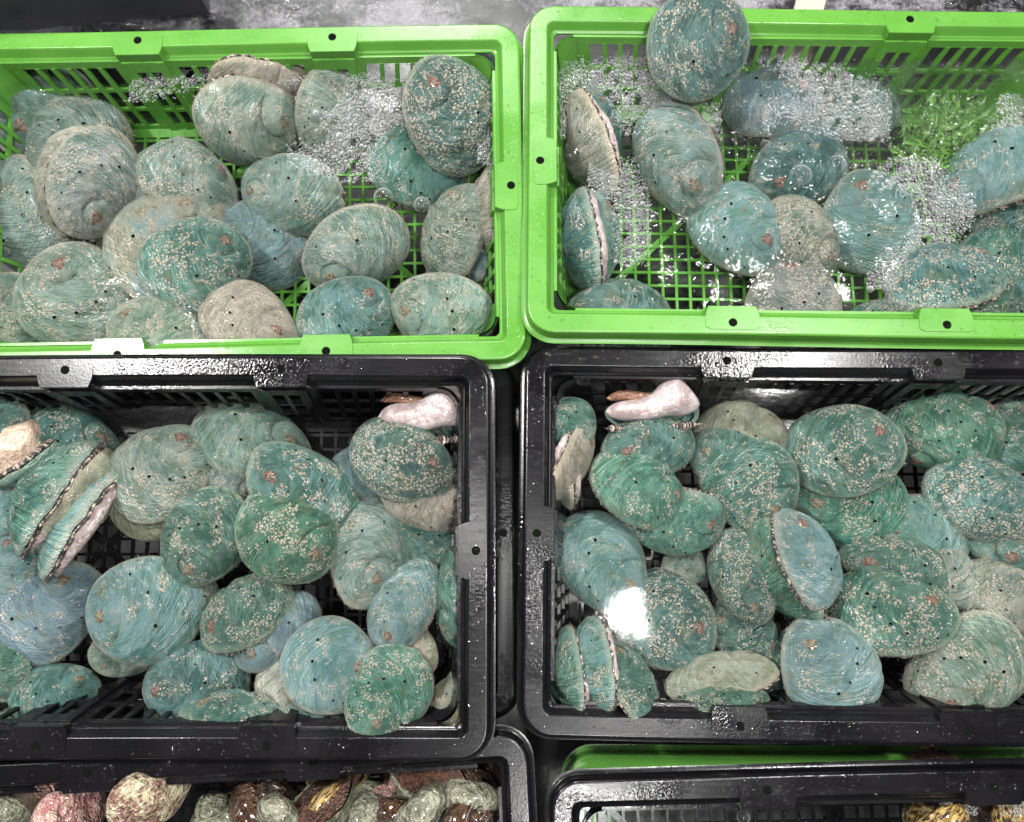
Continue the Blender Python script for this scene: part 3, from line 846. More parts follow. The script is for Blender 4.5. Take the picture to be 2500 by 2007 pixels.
def abalone(crate, cx, cy, L, ang, lean, ldir, layer, w, colr, speck, label, blue=0.0, pale=0.5, var=None, big=False, flesh=None, dz=0.0, sole=False, hx=None):
    i = len(ALL)
    rng = np.random.RandomState(1000 + i)
    u, v = cx * DS, cy * DS
    zP = FLOORZ[crate] + 0.020 + 0.0215 * layer + dz
    P, dep = at(u, v, zP)
    Lm = L * DS * dep / FPX * 1.035
    w = w * 1.05
    view = np.array([0, 0, CAMZ]) - P; view /= np.linalg.norm(view)
    vz = 0.65 * view + 0.35 * np.array([0, 0, 1.0]); vz /= np.linalg.norm(vz)
    vx = np.array([1.0, 0, 0]) - vz * vz[0]; vx /= np.linalg.norm(vx)
    vy = np.cross(vz, vx)
    a, dl, t = math.radians(ang), math.radians(ldir), math.radians(lean)
    e = math.cos(a) * vx + math.sin(a) * vy
    n = math.cos(t) * vz + math.sin(t) * (math.cos(dl) * vx + math.sin(dl) * vy)
    if lean <= 15:
        n = n + rng.uniform(-0.16, 0.16) * vx + rng.uniform(-0.16, 0.16) * vy; n /= np.linalg.norm(n)
    X = -(e - n * (e @ n)); X /= np.linalg.norm(X)
    Y = np.cross(n, X)
    hs = rng.uniform(0.92, 1.12) * (0.72 if 58 < lean < 100 else 1.0)
    if hx: hs = hx
    loc = P - n * (0.13 * Lm)
    Mx = Matrix(((X[0], Y[0], n[0], loc[0]), (X[1], Y[1], n[1], loc[1]), (X[2], Y[2], n[2], loc[2]), (0, 0, 0, 1)))
    root = bpy.data.objects.new('abalone', None); COL.objects.link(root); root.empty_display_size = 0.02
    root.matrix_world = Mx @ Matrix.Diagonal((Lm, Lm * w / 0.75, Lm * hs, 1.0))
    tag(root, label, 'abalone', GROUPS[crate])
    vv = VARS[(i * 3 + 1) % len(VARS) if var is None else (var if i % 3 else (var + 10) % len(VARS))]
    sh = obj('shell', vv['shell'], None, root)
    ca, cb, cp = PAL[colr]
    j = rng.uniform(0.90, 1.10, 3) * (rng.uniform(0.70, 1.12) if colr in 'TE' else rng.uniform(0.95, 1.15))
    hl = obj('breathing_holes', vv['holes'], None, root); hl['kind'] = 'stuff'
    rr_ = rng.rand()
    for o in (sh, hl):
        o['ca'] = [float(c * q) for c, q in zip(ca, j)]; o['cb'] = [float(c * q) for c, q in zip(cb, j)]; o['cp'] = [float(c) for c in cp]
        o['rnd'] = float(rr_); o['speck'] = float(speck); o['pale'] = float(pale); o['blue'] = float(blue)
    sp = obj('spire', vv['spire'], None, root)
    if not vv['spire'].materials: vv['spire'].materials.append(M['spire'])
    sp.material_slots[0].link = 'OBJECT'; sp.material_slots[0].material = M['spire'] if rng.rand() < 0.6 else M['spire2']
    fm = vv['big'] if big else vv['foot']
    if not fm.materials: fm.materials.append(M['foot'])
    ft = obj('foot', fm, None, root)
    ft.material_slots[0].link = 'OBJECT'; ft.material_slots[0].material = M[flesh] if flesh else M['foot']
    obj('mantle_fringe', vv['fringe'], None, root)
    if big and sole:
        so = obj('sole', vv['sole'], None, root)
    ALL.append(root)
    return root

def overturned(crate, cx, cy, L, ang, label, fat):
    """an abalone lying on its shell: muscular foot turned up, brown sole behind, striped skirt below"""
    rng = np.random.RandomState(int(cx))
    P, dep = at(cx * DS, cy * DS, FLOORZ[crate] + 0.080)
    Lm = L * DS * dep / FPX
    root = bpy.data.objects.new('abalone', None); COL.objects.link(root); root.empty_display_size = 0.02
    root.location = P; root.rotation_euler = (0, 0, math.radians(ang)); root.scale = (Lm, Lm, Lm)
    tag(root, label, 'abalone', GROUPS[crate])
    def body(name, x0, x1, fy, fz, ry, rz, nt=44, nr=28, wob=0.02):
        V, F = [], []
        for i in range(nt):
            t = i / (nt - 1); x = x0 + (x1 - x0) * t
            env = max(1e-3, (1 - (2 * t - 1) ** 4)) ** 0.5
            for k in range(nr):
                a = 2 * math.pi * k / nr
                w = 1 + wob * (math.sin(9 * t + 3 * a + cx) + 0.7 * math.sin(17 * t - 2 * a) + 0.6 * math.sin(5 * a + 4 * t))
                V.append((x + 0.02 * math.sin(a), fy(t) + ry(t) * env * w * math.cos(a), fz(t) + rz(t) * env * w * math.sin(a)))
        for i in range(nt - 1):
            for k in range(nr):
                p, q = i * nr + k, i * nr + (k + 1) % nr
                F.append((p, q, q + nr, p + nr))
        F += [tuple(range(nr))[::-1], tuple((nt - 1) * nr + k for k in range(nr))]
        return mesh(name, V, F)
    lobe = lambda t: math.exp(-((t - 0.74) / 0.20) ** 2)
    ft = body('foot', -0.46, 0.48, lambda t: -0.03 + 0.12 * fat * lobe(t), lambda t: 0.04 * lobe(t) + 0.02 * math.sin(6 * t), lambda t: fat * (0.10 + 0.10 * lobe(t)), lambda t: 0.13 + 0.07 * lobe(t), wob=0.03)
    obj('foot', ft, M['white'], root)
    so = body('sole', -0.44, 0.22, lambda t: 0.10 * fat + 0.02 * math.sin(7 * t), lambda t: 0.0 + 0.015 * math.sin(9 * t), lambda t: 0.055, lambda t: 0.07, wob=0.05)
    obj('sole', so, M['sole'], root)
    sk = body('skirt', -0.47, 0.50, lambda t: -0.13 * fat - 0.05 - 0.03 * math.sin(3.1 * t), lambda t: -0.07 + 0.02 * math.sin(12 * t), lambda t: 0.045 + 0.012 * math.sin(31 * t), lambda t: 0.05, nt=70, wob=0.06)
    at_ = sk.attributes.new('ang', 'FLOAT', 'POINT'); at_.data.foreach_set('value', np.repeat(np.linspace(0, 0.55, 70), 28).astype(np.float32))
    obj('mantle_skirt', sk, M['fringe'], root)
    vv = VARS[3]
    sh = obj('shell', vv['shell'], None, root, (0.02, -0.05, -0.12)); sh.rotation_euler = (math.radians(172), 0, 0); sh.scale = (0.98, 0.62, 0.7)
    ca, cb, cp = PAL['T']
    sh['ca'] = list(ca); sh['cb'] = list(cb); sh['cp'] = list(cp); sh['rnd'] = 0.4; sh['speck'] = 0.1; sh['pale'] = 0.3; sh['blue'] = 0.0
    ALL.append(root)
    return root

# ------------------------------------------------------------------ the abalones, one line each (picture position, length, spire direction, lean, layer, width, colour, specks, label)
A = abalone
# upper left green crate
A('GL', 76, 208, 235, 235, 18, 100, 1.2, .80, 'G', .25, 'grey abalone with a sky-blue patch in the crate\'s back left corner', blue=.9, pale=.8, var=1)
A('GL', 146, 298, 240, 240, 18, 140, 1.6, .80, 'G', .25, 'grey-green abalone second in the leaning row at the upper left', blue=.4, var=5)
A('GL', 160, 368, 250, 245, 16, 150, 2.4, .76, 'P', .25, 'tan-edged abalone third in the leaning row at the upper left', pale=.9, var=2)
A('GL', 207, 384, 240, 245, 18, 0, 3.3, .70, 'G', .45, 'brownish grey abalone topmost of the leaning row at the upper left', var=0)
A('GL', 36, 455, 260, 110, 22, 190, 1.5, .70, 'G', .30, 'long grey abalone cut by the left edge below the leaning row', blue=.5, var=9)
A('GL', 272, 425, 245, 60, 20, 160, 1.7, .66, 'P', .05, 'pale broken-edged abalone wedged under the cream shell', blue=.5, pale=1, var=6)
A('GL', 392, 358, 215, -28, 32, 75, 2.2, .70, 'G', .55, 'speckled grey abalone with an orange-lined flat edge, crate middle', pale=.9, var=8)
A('GL', 345, 500, 265, 42, 10, 120, 2.6, .80, 'P', .15, 'large cream and pale blue abalone under the dark teal one', blue=.9, pale=1, var=3)
A('GL', 413, 553, 232, 22, 10, -60, 3.3, .78, 'T', .50, 'dark teal abalone with pink specks lying on the cream shell', var=0)
A('GL', 153, 632, 232, 82, 8, 200, 2.4, .94, 'G', .62, 'round speckled abalone with pink crust at the crate\'s front left', blue=.3, var=7)
A('GL', 2, 668, 190, 70, 10, 180, 1.6, .86, 'G', .45, 'brown-crusted abalone cut by the left edge at the front rim', pale=.9)
A('GL', 343, 684, 222, 155, 38, 80, 2.7, .74, 'G', .35, 'tilted abalone showing a strip of pink foot at the front rim', flesh='cream', var=9)
A('GL', 517, 670, 232, -38, 8, 60, 3.1, .64, 'P', .95, 'yellowish oval abalone thickly covered in cream specks', var=1)
A('GL', 556, 508, 215, 150, 8, 60, .6, .78, 'V', .05, 'smooth blue-grey abalone under water beside the dark teal one', blue=1, var=3)
A('GL', 603, 402, 220, 165, 10, 200, 1.7, .74, 'G', .30, 'wet grey-green abalone with spire at left, crate centre', blue=.2, var=4)
A('GL', 752, 530, 240, 208, 8, -60, 1.9, .66, 'G', .38, 'ruffled abalone with red-brown spire lying slantwise right of centre', blue=.4, pale=.9, var=6)
A('GL', 528, 272, 222, 5, 36, -85, 1.9, .80, 'G', .32, 'humped grey-green abalone before the back wall, dotted row of holes', var=2)
A('GL', 556, 205, 212, 0, 70, -88, 1.7, .80, 'P', .15, 'tan-edged abalone standing against the back wall of the green crate', pale=1, var=1)
A('GL', 712, 240, 190, 240, 25, -40, 1.9, .84, 'G', .35, 'foam-covered abalone left of the big speckled one at the back', blue=.3, var=5)
A('GL', 845, 228, 150, 20, 25, 60, 1.2, .80, 'P', .1, 'cream shell tip rising out of white foam at the back', pale=1, var=9)
A('GL', 962, 243, 250, 118, 12, 0, 3.2, .78, 'T', .92, 'large teal abalone crusted with cream specks in the back right corner', var=0)
A('GL', 878, 335, 215, -40, 8, 90, 1.1, .86, 'T', .12, 'submerged blue-teal abalone with pink spire below the large crusted one', blue=.4, var=3)
A('GL', 1012, 150, 120, 60, 25, 60, 1.6, .70, 'V', .0, 'dark shell end behind the large crusted abalone, back right corner', pale=.2)
A('GL', 948, 482, 215, 68, 24, 160, 1.9, .62, 'G', .48, 'upright oval abalone near the right wall, spire at top', blue=.4, var=4)
A('GL', 992, 528, 125, 80, 30, 170, 1.0, .58, 'V', .1, 'small bluish abalone squeezed against the right wall', var=9)
A('GL', 1015, 450, 215, 95, 80, 180, 1.4, .72, 'P', .1, 'cream abalone standing on edge along the right wall', pale=1, var=5)
A('GL', 728, 668, 218, 28, 8, -60, 2.6, .74, 'T', .12, 'mottled teal abalone at the front rim beside the lug', blue=.6, pale=.9, var=7)
A('GL', 930, 662, 228, 158, 8, -60, 2.7, .74, 'G', .55, 'oval speckled abalone in the front right corner, brown spire at left', blue=.3, var=1)
# upper right green crate
A('GR', 1470, 95, 214, 2, 6, 200, 3.6, .94, 'T', .42, 'dark teal abalone lying on top over the crate\'s back rim', var=0, dz=.034)
A('GR', 1214, 318, 225, 112, 66, 200, 1.8, .74, 'P', .0, 'ribbed straw-coloured abalone on edge by the left wall', pale=1, var=9)
A('GR', 1282, 275, 195, 108, 62, 10, 1.8, .74, 'T', .25, 'narrow teal abalone on edge in the foam near the left wall', var=2)
A('GR', 1415, 332, 258, -62, 10, 160, 2.3, .64, 'G', .28, 'tall banded yellow-green abalone with holes down its left side', blue=.7, pale=1, var=4)
A('GR', 1551, 475, 222, -48, 8, 120, 2.2, .74, 'B', .0, 'smooth blue abalone with no specks, crate centre', blue=.8, pale=.6, var=1)
A('GR', 1697, 496, 205, -62, 12, 20, 2.5, .62, 'G', .90, 'narrow abalone crusted with peach specks right of the smooth blue one', var=5)
A('GR', 1692, 342, 215, 205, 8, 60, 1.0, .74, 'T', .12, 'submerged mottled abalone with big bubbles on it, crate centre', blue=.5, pale=.8, var=3)
A('GR', 1622, 198, 205, -15, 12, 80, 1.5, .78, 'V', .1, 'blue-white abalone in foam just below the top one', blue=1, pale=.8, var=6)
A('GR', 1802, 218, 190, 175, 20, 80, 1.2, .66, 'T', .3, 'teal abalone at the back wall half hidden by foam', var=7)
A('GR', 1842, 458, 222, 98, 8, 0, 1.4, .86, 'B', .08, 'pale blue abalone partly under foam, red spire at top', blue=1, pale=.7, var=3)
A('GR', 2084, 345, 245, 205, 34, 130, 2.4, .72, 'B', .05, 'glossy pale abalone leaning at the right edge, dry rim below', blue=.8, pale=.9, var=1)
A('GR', 2106, 442, 150, 150, 12, 30, 1.4, .74, 'T', .45, 'small teal abalone with a dark red spire at the right edge', var=2)
A('GR', 2130, 548, 205, 20, 10, 0, 1.2, .78, 'T', .4, 'teal abalone cut by the right edge beside the two stacked ones', var=9)
A('GR', 1995, 566, 228, 10, 40, 88, 3.4, .76, 'T', .62, 'speckled abalone with cream rim stacked on another at front right', pale=.8, var=8)
A('GR', 2022, 640, 250, 28, 14, 30, 2.4, .62, 'T', .80, 'speckled abalone lying under the cream-rimmed one at front right', var=0)
A('GR', 1672, 632, 215, 80, 8, 90, 2.1, .84, 'G', .90, 'round thickly specked abalone behind the front rim lug', var=7)
A('GR', 1868, 682, 180, 5, 25, 80, 2.6, .66, 'T', .90, 'low specked abalone just showing over the front rim', var=5)
A('GR', 1315, 662, 238, 172, 14, 80, 2.1, .70, 'T', .15, 'blue-teal abalone in clear water at the front left rim', blue=.5, pale=.9, var=6)
A('GR', 1200, 515, 222, 76, 74, 188, 1.9, .76, 'T', .30, 'abalone on edge at the left wall, pinkish foot facing right', flesh='white', big=False, var=2, pale=.7)
A('GR', 1282, 500, 205, 70, 66, 5, 1.9, .74, 'B', .1, 'abalone on edge facing the pink foot, striped fringe at its left', flesh='cream', var=1)
A('GR', 2140, 640, 170, 40, 20, 0, 1.0, .74, 'T', .6, 'specked abalone at the front right cut by the picture edge')
# left black crate
A('BL', 2, 902, 130, 80, 20, 180, 2.6, .80, 'T', .25, 'teal abalone end at the left edge near the back rim')
A('BL', 140, 915, 215, -28, 25, 80, 1.5, .66, 'T', .30, 'dark teal abalone behind the upright row at the far left', var=1)
A('BL', 50, 985, 190, 150, 118, -60, 1.6, .80, 'E', .1, 'abalone on its back showing a pale pink foot at the left edge', flesh='cream', big=True, var=7)
A('BL', 78, 1022, 265, 58, 76, 150, 2.8, .74, 'T', .32, 'foremost deep teal abalone of the three on edge at left', flesh='foot', var=2, pale=.4)
A('BL', 132, 1078, 260, 62, 80, 150, 2.3, .74, 'B', .1, 'middle pale teal abalone of the three on edge at left', flesh='foot', var=9)
A('BL', 196, 1070, 235, 66, 80, -28, 1.8, .74, 'P', .1, 'right-hand pale grey abalone of the three on edge at left', flesh='foot', var=5)
A('BL', 6, 1066, 130, 40, 25, 150, 2.2, .74, 'B', .1, 'small pale abalone at the left edge below the pink foot')
A('BL', 330, 1060, 205, 30, 8, -80, .9, .74, 'P', .05, 'pale rim of an abalone under the olive one with brown spire', flesh='cream', pale=.8, var=0)
A('BL', 334, 985, 232, 38, 8, 120, 2.3, .80, 'G', .38, 'olive-green abalone with a large brown spire at its upper right', pale=.2, var=7)
A('BL', 530, 917, 258, -22, 16, 70, 1.5, .62, 'G', .12, 'fan-shaped green abalone pointing right near the back wall', blue=.5, pale=.7, var=3)
A('BL', 488, 1008, 130, -60, 15, 0, .9, .80, 'G', .35, 'small abalone deep in the gap left of the stacked pair')
A('BL', 648, 1052, 290, 135, 10, 30, 2.5, .62, 'E', .34, 'long emerald abalone beneath the round top one, crate centre', blue=.2, var=5)
A('BL', 601, 1125, 232, -48, 5, 100, 3.4, .82, 'E', .48, 'round emerald abalone with cream spire on top at the crate centre', var=0)
A('BL', 425, 1130, 215, 238, 8, 160, 2.4, .80, 'E', .28, 'mottled green abalone left of the round top one', pale=1, var=1)
A('BL', 745, 1000, 150, 200, 10, 150, 1.2, .80, 'V', .1, 'shadowed blue-teal abalone under the dark speckled one', var=3)
A('BL', 898, 1035, 215, -40, 10, -60, 2.0, .74, 'P', .05, 'pale edge of an abalone under the dark speckled one', pale=.9, var=5)
A('BL', 840, 962, 238, -28, 10, 60, 3.3, .66, 'T', .62, 'very dark teal abalone with yellow specks near the right wall', pale=.2, var=0)
overturned('BL', 893, 872, 205, 0, 'overturned abalone with plump white foot in the back right corner', 1.45)
A('BL', 912, 1110, 185, 60, 12, 0, 1.2, .86, 'T', .22, 'teal abalone with pale crossing lines by the right wall', pale=.9, var=6)
A('BL', 780, 1145, 245, -98, 8, 60, 1.9, .68, 'G', .12, 'fan-ribbed grey-green abalone right of the round emerald one', blue=.4, pale=.7, var=4)
A('BL', 840, 1272, 215, -115, 18, 150, 2.4, .62, 'B', .14, 'pale blue ribbed abalone with serrated left edge', blue=.6, pale=.9, var=6)
A('BL', 932, 1248, 225, -95, 78, 180, 1.9, .72, 'E', .15, 'narrow bright green abalone on edge by the right wall', pale=.2, var=9)
A('BL', 415, 1250, 120, 90, 15, 0, 1.0, .74, 'G', .2, 'shell edge peeping out right of the pale blue round one')
A('BL', 268, 1370, 150, 200, 15, -90, 1.1, .70, 'G', .1, 'dark shell edge under the pale blue round abalone')
A('BL', 300, 1280, 232, 172, 4, 90, 2.5, .92, 'B', .16, 'round pale sky-blue abalone with yellow hole row, left of centre', blue=1, pale=.9, var=8)
A('BL', 90, 1288, 232, 42, 8, 200, 1.8, .84, 'V', .18, 'ribbed blue-grey abalone with brown spire at its right', blue=.7, pale=.5, var=2)
A('BL', 6, 1205, 190, 60, 20, 170, 2.2, .74, 'B', .1, 'pale teal abalone cut by the left edge above the ribbed one')
A('BL', 508, 1278, 205, 215, 32, 125, 2.2, .72, 'E', .50, 'slanting green abalone with specks along its upper edge', pale=.4, var=5)
A('BL', 578, 1325, 195, 220, 12, 130, 1.8, .70, 'V', .06, 'lavender-blue abalone with a row of holes, tufted edge below', blue=.8, pale=.6, var=1)
A('BL', 405, 1430, 210, 185, 8, 100, 2.0, .80, 'T', .05, 'smooth teal abalone with hole row at right, front centre-left', blue=.4, pale=.7, var=8)
A('BL', 106, 1455, 180, 5, 12, 90, 1.5, .64, 'T', .05, 'small plain teal abalone alone at the front left', blue=.4, pale=.5, var=7)
A('BL', 2, 1405, 120, 100, 12, 180, 2.2, .80, 'E', .1, 'notched green shell at the left edge above the plain teal one', pale=.8, var=6)
A('BL', 2, 1490, 110, 100, 20, 180, 1.4, .80, 'G', .1, 'shell cut by the left edge near the front rim')
A('BL', 650, 1462, 235, -30, 15, -90, 1.9, .70, 'P', .05, 'pale shell lying under the swirled abalone at the front', pale=.6, var=3)
A('BL', 690, 1395, 212, -32, 6, 60, 3.2, .86, 'B', .12, 'pale teal abalone with white swirl lines and tan spire at front', blue=.5, pale=1, var=7)
A('BL', 690, 1508, 205, 10, 30, -90, 2.5, .62, 'B', .05, 'low blue-green abalone against the front rim', pale=.4, var=1)
A('BL', 816, 1455, 205, 235, 8, 20, 3.8, .80, 'E', .42, 'yellow-green abalone with a broken right edge, front right', pale=.6, var=6)
A('BL', 888, 1370, 105, 100, 20, 20, 2.0, .70, 'P', .1, 'cream knobbly shell end right of the yellow-green abalone', pale=1)
A('BL', 935, 1460, 205, 62, 66, 140, 2.0, .70, 'P', .05, 'pale grey abalone on edge in the front right corner', blue=.5, pale=1, var=4, flesh='foot')
A('BL', 370, 1510, 150, 190, 25, -120, 1.0, .62, 'T', .05, 'dark shell edge below the smooth teal abalone at the front')
A('BL', 512, 1480, 250, 175, 50, 85, 2.9, .38, 'E', .30, 'bright green abalone on edge at the front, cream foot below', flesh='cream', hx=.65, pale=.5, var=5)
# right black crate
A('BR', 1168, 980, 180, 95, 80, 180, 1.5, .70, 'P', .0, 'pale shell edge along the left wall behind the small oval one')
A('BR', 1206, 893, 128, -82, 10, 60, 2.9, .74, 'E', .34, 'small oval green abalone in the back left corner', var=1, pale=.8)
A('BR', 1222, 985, 190, 60, 72, -25, 2.3, .70, 'P', .0, 'straw-coloured ribbed abalone on edge near the left wall', pale=.6, var=9)
A('BR', 1372, 925, 205, 200, 14, 60, 2.5, .68, 'T', .38, 'dark teal abalone right of the small oval one', var=2)
A('BR', 1352, 1018, 228, -38, 10, 60, 3.0, .64, 'E', .26, 'wet deep green abalone with lamp highlights, back left', pale=.3, var=0)
overturned('BR', 1372, 856, 205, 3, 'overturned abalone with brown sole and striped skirt by the back wall', 1.1)
A('BR', 1562, 895, 195, -5, 30, 85, 1.6, .66, 'P', .0, 'pale striped fan-shaped abalone at the back wall', pale=1, var=3)
A('BR', 1545, 955, 180, 160, 10, 120, 1.8, .86, 'T', .22, 'teal abalone mostly hidden under the round speckled one', blue=.4, var=7)
A('BR', 1578, 1022, 215, -65, 6, 150, 2.6, .86, 'T', .42, 'round teal abalone with scattered white specks left of the big one', pale=.4, var=2)
A('BR', 1800, 1062, 240, 160, 8, -60, 2.0, .74, 'E', .38, 'green abalone directly beneath the big one with red-brown spire', pale=.6, var=1)
A('BR', 1772, 942, 242, 3, 8, 120, 3.3, .76, 'E', .50, 'big green abalone with red-brown spire and white speck patch at back', pale=.3, var=0)
A('BR', 2002, 870, 220, -8, 28, 75, 2.3, .64, 'E', .30, 'bright green crinkled abalone with brown spire, back right', pale=.3, var=6)
A('BR', 2002, 952, 205, 178, 38, -95, 2.0, .66, 'E', .15, 'dark green tapering abalone below the crinkled one', pale=.5, var=9)
A('BR', 2140, 915, 170, 60, 15, 0, 1.8, .80, 'T', .1, 'teal abalone at the right edge near the back rim')
A('BR', 2075, 1110, 235, -58, 35, 200, 1.9, .66, 'B', .3, 'narrow blue-edged abalone tucked under the cream-crusted one', var=1)
A('BR', 2085, 1052, 240, -32, 8, 40, 3.1, .68, 'T', .72, 'teal abalone with a dense cream crust at the right edge', pale=.7, var=5)
A('BR', 1948, 1112, 195, 170, 8, 60, 1.6, .78, 'B', .18, 'blue-green abalone with a hole row, between big one and right edge', blue=.4, var=8)
A('BR', 1430, 1112, 205, 5, 34, -85, 2.2, .72, 'T', .26, 'shiny abalone seen side on with a white rim above it', pale=.5, var=7)
A('BR', 1264, 1182, 240, -55, 8, 160, 1.7, .70, 'B', .06, 'ribbed blue-grey abalone by the left wall above the glare', blue=.4, pale=.7, var=3)
A('BR', 1448, 1192, 100, 0, 10, 60, 1.0, .74, 'G', .5, 'small speckled shell deep in the gap above the glare')
A('BR', 1562, 1335, 150, 120, 10, -60, 1.4, .86, 'T', .45, 'specked shell under water right of the glare', pale=.6)
A('BR', 1396, 1298, 235, -38, 4, 60, 1.75, .80, 'T', .60, 'teal abalone with reddish spire lying under the lamp glare', blue=.2, var=2)
A('BR', 1554, 1215, 210, -72, 14, 180, 2.5, .60, 'T', .72, 'upright dark teal abalone with yellow specks, crate centre', pale=.2, var=0)
A('BR', 1612, 1208, 250, 118, 70, 205, 2.4, .74, 'E', .06, 'bright green abalone on edge, dark fringe facing the sky-blue one', flesh='cream', pale=.3, var=8)
A('BR', 1722, 1165, 222, 112, 46, 22, 3.9, .68, 'V', .12, 'sky-blue abalone with cream foot showing at its left', flesh='cream', blue=1, pale=.6, var=1, big=True)
A('BR', 1972, 1200, 210, 140, 10, 30, 1.9, .66, 'G', .45, 'yellow-green specked abalone behind the emerald one, centre right', pale=.6, var=7)
A('BR', 1902, 1195, 240, 160, 12, 60, 2.5, .58, 'E', .38, 'long emerald abalone behind the fan-ribbed one, centre right', pale=.3, var=5)
A('BR', 1872, 1282, 255, -8, 8, 100, 3.2, .70, 'E', .58, 'fan-ribbed green abalone with crusted pink spire, centre right', pale=.6, var=4)
A('BR', 2118, 1265, 200, -20, 8, 0, 2.4, .74, 'G', .58, 'olive specked abalone at the right edge beside the fan-ribbed one', pale=.3, var=2)
A('BR', 2140, 1350, 200, 30, 10, 0, 1.4, .74, 'T', .5, 'specked shell under water at the right edge')
A('BR', 1756, 1412, 222, 112, 4, 0, 3.5, .88, 'B', .14, 'round blue abalone with tan spire at top, front centre', blue=1, pale=.8, var=4)
A('BR', 1645, 1420, 180, 80, 25, 180, 1.5, .70, 'T', .12, 'dark shell tucked left of the round blue one', pale=.2)
A('BR', 2048, 1412, 262, 212, 6, -60, 3.5, .72, 'G', .50, 'large olive-green abalone with brown spire, front right', blue=.2, pale=.6, var=1)
A('BR', 1172, 1418, 188, 92, 70, 182, 2.6, .74, 'T', .05, 'plain teal abalone on edge against the left wall at front', flesh='white', pale=.5, var=9)
A('BR', 1226, 1404, 200, 96, 62, 182, 3.0, .74, 'T', .18, 'blue-teal abalone on edge, second from the left wall at front', blue=.7, pale=.7, var=5)
A('BR', 1342, 1422, 200, 122, 60, 35, 3.0, .70, 'E', .28, 'dark green abalone tilted right with cream foot and dark mouth', flesh='cream', pale=.3, var=8, big=True)
A('BR', 1512, 1402, 240, 12, 50, 100, 2.9, .46, 'P', .12, 'arched pale green ruffled abalone over another at the front', hx=.65, blue=.3, pale=.6, var=6)
A('BR', 1530, 1456, 190, 12, 40, 80, 3.6, .36, 'E', .32, 'green abalone on edge beneath the arched one at front', hx=.6, flesh='white', pale=.2, var=0)
A('BR', 1630, 1485, 120, 30, 70, 120, 1.8, .70, 'T', .0, 'abalone end with black-striped white foot at the front rim', flesh='white')

# ------------------------------------------------------------------ sea snails
def snail_mesh(name, seed, W=2.3, turns=3.2, flare=0.62, spire=0.75, knob=0.0):
    rng = np.random.RandomState(seed)
    k = math.log(W) / (2 * math.pi)
    nt, ns = 120, 26
    V, F, SW = [], [], []
    for i in range(nt):
        th = 2 * math.pi * turns * (i / (nt - 1) - 1)
        g = math.exp(k * th)
        cx, cy, cz = 0.42 * g * math.cos(th), 0.42 * g * math.sin(th), -spire * (g - 0.5)
        for j in range(ns):
            a = 2 * math.pi * j / ns
            r = 0.46 * g * (1 + 0.03 * math.sin(th * 7 + seed) + knob * max(0, math.sin(th * 3.5)) * max(0, math.sin(a)) ** 3 + 0.03 * math.sin(5 * a + th * 3))
            pr, pz = r * math.cos(a), r * math.sin(a) * 0.95
            V.append((cx + pr * math.cos(th), cy + pr * math.sin(th), cz + pz)); SW.append((a / 6.283, th, 0))
    for i in range(nt - 1):
        for j in range(ns):
            a, b = i * ns + j, i * ns + (j + 1) % ns
            F.append((a, b, b + ns, a + ns))
    me = mesh(name, V, F)
    at_ = me.attributes.new('swirl', 'FLOAT_VECTOR', 'POINT'); at_.data.foreach_set('vector', np.array(SW, dtype=np.float32).ravel())
    lastring = np.array(V[-ns:])
    c = lastring.mean(0)
    OV, OF = [], []
    for q, (sc, bul) in enumerate(((0.93, 0.0), (0.6, 0.04), (0.25, 0.05))):
        for p in lastring: OV.append(c + (p - c) * sc + np.array([0, bul, 0]))
    for q in range(2):
        for j in range(ns):
            OF.append((q * ns + j, q * ns + (j + 1) % ns, (q + 1) * ns + (j + 1) % ns, (q + 1) * ns + j))
    OF.append(tuple(2 * ns + j for j in range(ns)))
    op = mesh(name + '_operculum', OV, OF)
    op.materials.append(M['operc'])
    return me, op
SN = [snail_mesh('snail%d' % i, 5 + i, W, 3.2, spire=sp, knob=kn) for i, (W, sp, kn) in enumerate([(2.3, 0.75, 0.0), (2.7, 0.55, 0.25), (2.1, 0.95, 0.1), (3.2, 0.5, 0.0)])]

def snail(px, py, size, z, rot, var, mat, label, group='sea snails in the bottom left crate'):
    P, dep = at(px, py, z)
    s = (1.35 if size > 105 else 2.1) * size * dep / FPX
    root = bpy.data.objects.new('sea_snail', None); COL.objects.link(root); root.empty_display_size = 0.01
    root.location = P; root.rotation_euler = tuple(math.radians(r) for r in rot); root.scale = (s, s, s)
    tag(root, label, 'sea snail', group)
    me, op = SN[var]
    if not me.materials: me.materials.append(M[mat])
    o = obj('shell', me, None, root)
    o.material_slots[0].link = 'OBJECT'; o.material_slots[0].material = M[mat]
    obj('operculum', op, None, root)
    return root
ZS = -0.062
snail(352, 1948, 112, -0.030, (35, 20, 40), 0, 'crustcream', 'large round snail crusted cream and purple rising above the rest')
snail(150, 1985, 92, -0.045, (60, -20, 120), 1, 'crustpink', 'knobbly pink-crusted snail left of the big cream one')
snail(20, 2000, 72, ZS, (40, 10, 20), 0, 'snailgrey', 'small dull grey-brown snail in the bottom left corner')
snail(525, 1995, 70, ZS, (70, 20, 200), 2, 'snailgrey', 'olive grey snail right of the big cream one')
snail(650, 1955, 84, ZS, (65, 30, 130), 2, 'snailbrown', 'dark chocolate snail behind the striped grey one')
snail(700, 1992, 88, -0.040, (30, -30, 10), 3, 'snailgrey', 'grey-lipped snail with dark flecked body at the bottom edge')
snail(812, 1962, 86, -0.050, (60, 25, 60), 3, 'snailgold', 'glossy dark snail with an amber glint')
snail(935, 1955, 50, ZS, (20, 20, 80), 1, 'crustpink', 'pink pointed snail between the amber and pale green ones')
snail(905, 1992, 72, -0.045, (50, -20, 170), 0, 'snailgrey', 'smooth grey snail at the bottom edge under the pink one')
